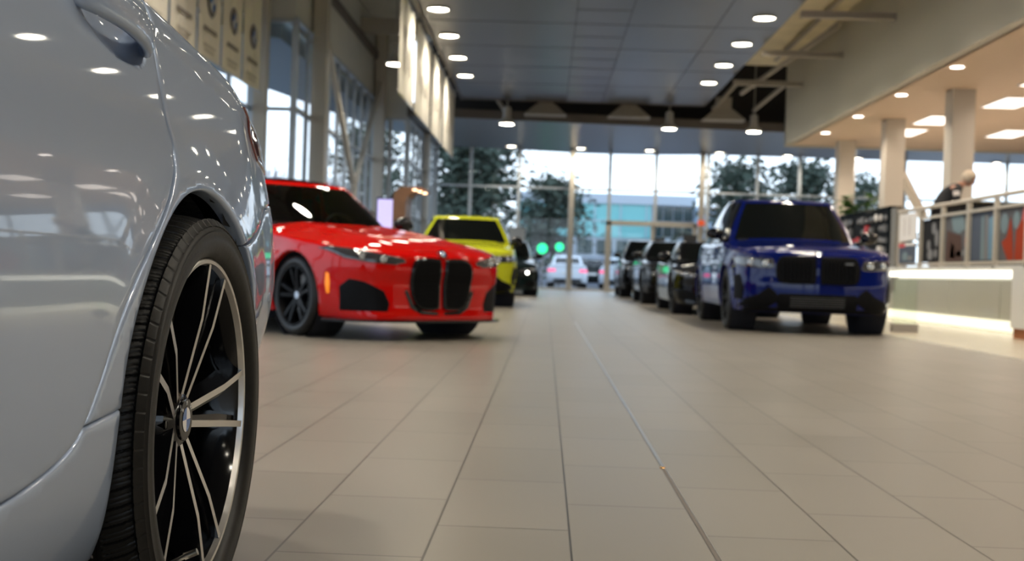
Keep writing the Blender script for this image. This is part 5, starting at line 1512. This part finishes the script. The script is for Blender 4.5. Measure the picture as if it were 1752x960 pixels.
# local frame: faces +x (to the right in the picture), leaning over
PX, PY = 6.53, 19.62
pr = empty('person', (PX, PY, .9), math.radians(-12), 'person in a black jacket with light hair, leaning forward behind the railing', 'person')
P_ = [(0, 0, .93), (.04, 0, 1.06), (.13, 0, 1.20), (.22, 0, 1.31), (.28, 0, 1.37), (.35, 0, 1.41),          # 0 pelvis .. 5 neck top
      (.0, .10, .90), (.02, .11, .5), (-.02, .11, .08), (.12, .12, .03),                                    # left leg 6-9
      (.0, -.10, .90), (.03, -.11, .5), (-.01, -.11, .08), (.13, -.12, .03),                                # right leg 10-13
      (.21, .17, 1.30), (.22, .22, 1.08), (.40, .17, 1.0), (.47, .15, .99),                                 # left arm 14-17
      (.21, -.17, 1.30), (.22, -.23, 1.08), (.40, -.18, 1.0), (.47, -.16, .99)]
E_ = [(0, 1), (1, 2), (2, 3), (3, 4), (4, 5), (0, 6), (6, 7), (7, 8), (8, 9), (0, 10), (10, 11), (11, 12), (12, 13), (3, 14), (14, 15), (15, 16), (16, 17), (3, 18), (18, 19), (19, 20), (20, 21)]
Rr = [(.14, .15), (.12, .15), (.13, .16), (.12, .15), (.065, .07), (.055, .055), .09, .062, .045, .04, .09, .062, .045, .04, .07, .048, .035, .028, .07, .048, .035, .028]
body = skin_fig('body', P_, E_, Rr, skin_m, pr)
jp = [P_[i] for i in (0, 1, 2, 3, 4, 14, 15, 16, 18, 19, 20)]
je = [(0, 1), (1, 2), (2, 3), (3, 4), (3, 5), (5, 6), (6, 7), (3, 8), (8, 9), (9, 10)]
skin_fig('jacket', jp, je, [(.165, .18), (.15, .18), (.155, .185), (.14, .17), (.07, .08), .088, .064, .05, .088, .064, .05], jk, pr)
lp = [P_[i] for i in (0, 6, 7, 8, 10, 11, 12)]
skin_fig('trousers', lp, [(0, 1), (1, 2), (2, 3), (0, 4), (4, 5), (5, 6)], [(.15, .16), .105, .078, .062, .105, .078, .062], mat('dark_trousers', (.02, .02, .025), .8), pr)
hd = (.42, 0, 1.475)
def rot_head(p, a=.55):   # tilted forward and down
    x, y, z = p; return (hd[0] + x * math.cos(a) + z * math.sin(a), y, hd[2] - x * math.sin(a) + z * math.cos(a))
b = MB(); b.ball((0, 0, 0), .1, 22, 0, (1.0, .78, 1.22))
hv = []
for x, y, z in b.v:
    if z < -.03: x = x * .9 + .012; y *= 1 - .25 * min(1, (-z - .03) / .08)
    hv.append(rot_head((x, y, z)))
b.v = hv
for p_, r_, sq in (((.10, 0, -.01), .016, (1.3, .8, 1.5)), ((.0, .078, -.01), .022, (.7, .4, 1.3)), ((.0, -.078, -.01), .022, (.7, .4, 1.3)), ((.088, 0, -.055), .018, (.6, 1.3, .35))):
    b.ball(rot_head(p_), r_, 10, 0, sq)
hdo = b.build('head', skin_m, pr, True)
b = MB()
for s_ in (1, -1): b.ball(rot_head((.088, .03 * s_, .015)), .011, 8)
b.build('eyes', M['gloss_black'], hdo, True)
b = MB(); b.ball((0, 0, 0), .115, 24, 0, (1.0, .86, 1.08))
hv = [rot_head((x - .018, y, z + .03)) for x, y, z in b.v]
keep = [(x, y, z) for x, y, z in b.v]
b.f = [f for f in b.f if not all(keep[i][0] > .05 and keep[i][2] < .05 for i in f) and not all(keep[i][2] < -.085 for i in f)]; b.m = [0] * len(b.f); b.v = hv
b.build('hair', hair_m, pr, True)
for s_ in (1, -1):
    w = Vector((.47, .155 * s_, .99)); b = MB(); b.ball((w.x + .035, w.y, w.z), .04, 14, 0, (1.1, .95, .45)); ho = None
    for k, (dy, L) in enumerate(((-.028, .062), (-.01, .074), (.01, .07), (.027, .056))):
        b.tube([(w.x + .06, w.y + dy, w.z), (w.x + .06 + L * .55, w.y + dy * 1.1, w.z - .004), (w.x + .06 + L * .85, w.y + dy * 1.1, w.z - .026)], [.0095, .0085, .0065], 8)
    b.tube([(w.x + .02, w.y - .03 * s_, w.z), (w.x + .05, w.y - .058 * s_, w.z - .008), (w.x + .075, w.y - .062 * s_, w.z - .02)], [.011, .0095, .007], 8)
    b.build('hand', skin_m, pr, True)
b = MB(); b.box(.0, .004, -.05, .05, -.04, .04); o = b.build('sleeve_badge', c_wh, pr); o.location = (.20, -.262, 1.22); o.rotation_euler = (0, 0, math.radians(-90)); 
b = MB(); b.box(-.09, .09, -.03, .03, 0, .05); o = b.build('yellow_cloth', mat('yellow_cloth', (.6, .42, .08), .8), None); o.location = (6.98, 18.95, 1.92)
tag(o, 'small yellow cloth in front of the leaning person at the rail', 'cloth')

# ============================================================ LEFT: KIOSK, SCREEN, POSTERS
wood = mat('warm_brown_laminate', (.23, .11, .055), .45, noise=(4, .12))
t = empty('kiosk', (-2.78, 22.9, 0), 0, 'brown curved wooden kiosk arch with small lamps at its tip', 'kiosk')
pr_ = [(-.22, 0), (-.22, 1.95)] + [(-.22 + .22 * (1 - math.cos(a)), 1.95 + .22 * math.sin(a)) for a in np.linspace(0, math.pi / 2, 8)] + [(.30, 2.17), (.42, 2.12), (.42, 2.08), (.28, 2.1), (.14, 2.06), (.06, 1.98), (.03, 1.85), (.03, 0)]
b = MB(); b.poly([(x, -.3, z) for x, z in pr_], (0, .9, 0)); b.build('kiosk_arch', wood, t)
for k in range(3):
    b = MB(); b.lathe([(0, .0), (0, .035), (.02, .04), (.025, 0)], 16, 'z'); o = b.build('kiosk_lamp', mat('kiosk_bulb', (1, .8, .6), .4, emit=(1, .62, .38), es=6), t, True); o.location = (.20 + .1 * k, -.31 + .0 * k, 2.10 - .03 * k)
b = MB(); b.box(-.5, .5, -.1, .6, 0, .08); b.build('kiosk_base', wood, t)
b = MB(); b.lathe([(1.32, .03), (1.33, .028), (1.33, 0)], 16, 'z'); 
t = empty('screen_stand', (-3.3, 23.8, 0), 0, 'upright screen glowing pale violet behind the red coupe', 'screen')
b = MB(); b.box(-.19, .19, -.03, .03, 1.0, 2.02); b.build('screen_case', mat('screen_blue_edge', (.03, .05, .2), .4), t)
b = MB(); b.box(-.165, .165, -.036, -.03, 1.1, 1.98); b.build('screen_face', mat('screen_glow', (.6, .55, .8), .3, emit=(.62, .55, .95), es=.95), t)
b = MB(); b.box(-.05, .05, -.05, .05, 0, 1.0); b.box(-.25, .25, -.2, .2, 0, .03); b.build('stand', M['disc'], t)
t = empty('dark_display', (-1.95, 24.6, 0), 0, 'dark upright display column beside the brown kiosk', 'display')
b = MB(); b.box(-.13, .13, -.12, .12, 0, 1.75); b.build('display_body', M['interior'], t)
b = MB(); b.box(-.06, .06, -.125, -.12, 1.45, 1.6); b.build('display_print', mat('dark_green_print', (.02, .15, .1), .4), t)
t = empty('poster_stand', (-.98, 38.5, 0), 0, 'white poster stand with a small red strip before the far glass wall', 'poster stand')
b = MB(); b.box(-.27, .27, -.02, .02, 1.25, 2.05); b.build('poster_sheet', M['white'], t)
b = MB(); b.box(-.27, .02, -.022, .02, 1.12, 1.22); b.build('poster_strip', c_red, t)
b = MB(); b.box(-.03, .03, -.02, .02, .03, 1.25); b.box(-.3, .3, -.2, .2, 0, .03); b.build('stand', M['disc'], t)
t = empty('display_case', (-.75, 36.6, 0), 0, 'low dark display case below the white poster stand', 'display case')
b = MB(); b.box(-.5, .5, -.3, .3, 0, .95); b.build('case_body', mat('case_green_grey', (.08, .1, .1), .3), t)
b = MB(); b.box(-.45, .45, -.25, .25, .95, 1.15); b.build('case_glass', M['window'], t)
t = empty('orange_tag', (5.45, YF - .46, 2.45), 0, 'small orange-red sign on the column right of the entrance door', 'sign')
b = MB(); b.box(-.12, .12, -.01, .01, 0, .18); b.build('sign_face', mat('orange_sign', (.8, .12, .04), .5, emit=(1, .12, .03), es=.35), t)
for x, y, z, w in ((-.18, 55.4, 1.74, .33), (.63, 55.4, 1.84, .27)):
    t = empty('signal_light', (x, y, 0), 0, 'green signal light outside beyond the glass, %s' % ('larger and left' if w > .3 else 'smaller and right'), 'signal light', 'green signal lights')
    b = MB(); b.tube([(0, .1, -.05), (0, .1, z)], .05, 8); b.build('pole', M['disc'], t)
    b = MB(); b.box(-w * .8, w * .8, .0, .2, z - w * .9, z + w * .9); b.build('lamp_box', M['black'], t)
    b = MB(); b.lathe([(-.02, 0), (-.03, w * .7), (0, w * .75)], 20, 'y', (0, 0, z)); b.build('lamp_lens', mat('green_lamp', (0, .8, .3), .4, emit=(.02, 1, .32), es=1.1), t)
t = empty('alarm_bell', (XC + .05, 21.15, 3.83), 0, 'small red-orange alarm bell on a mullion under the cream badge banners', 'alarm bell')
b = MB(); b.lathe([(0, .11), (.03, .11), (.06, .07), (.07, 0)], 20, 'x'); b.build('bell_dome', mat('alarm_red', (.7, .06, .02), .4), t, True)
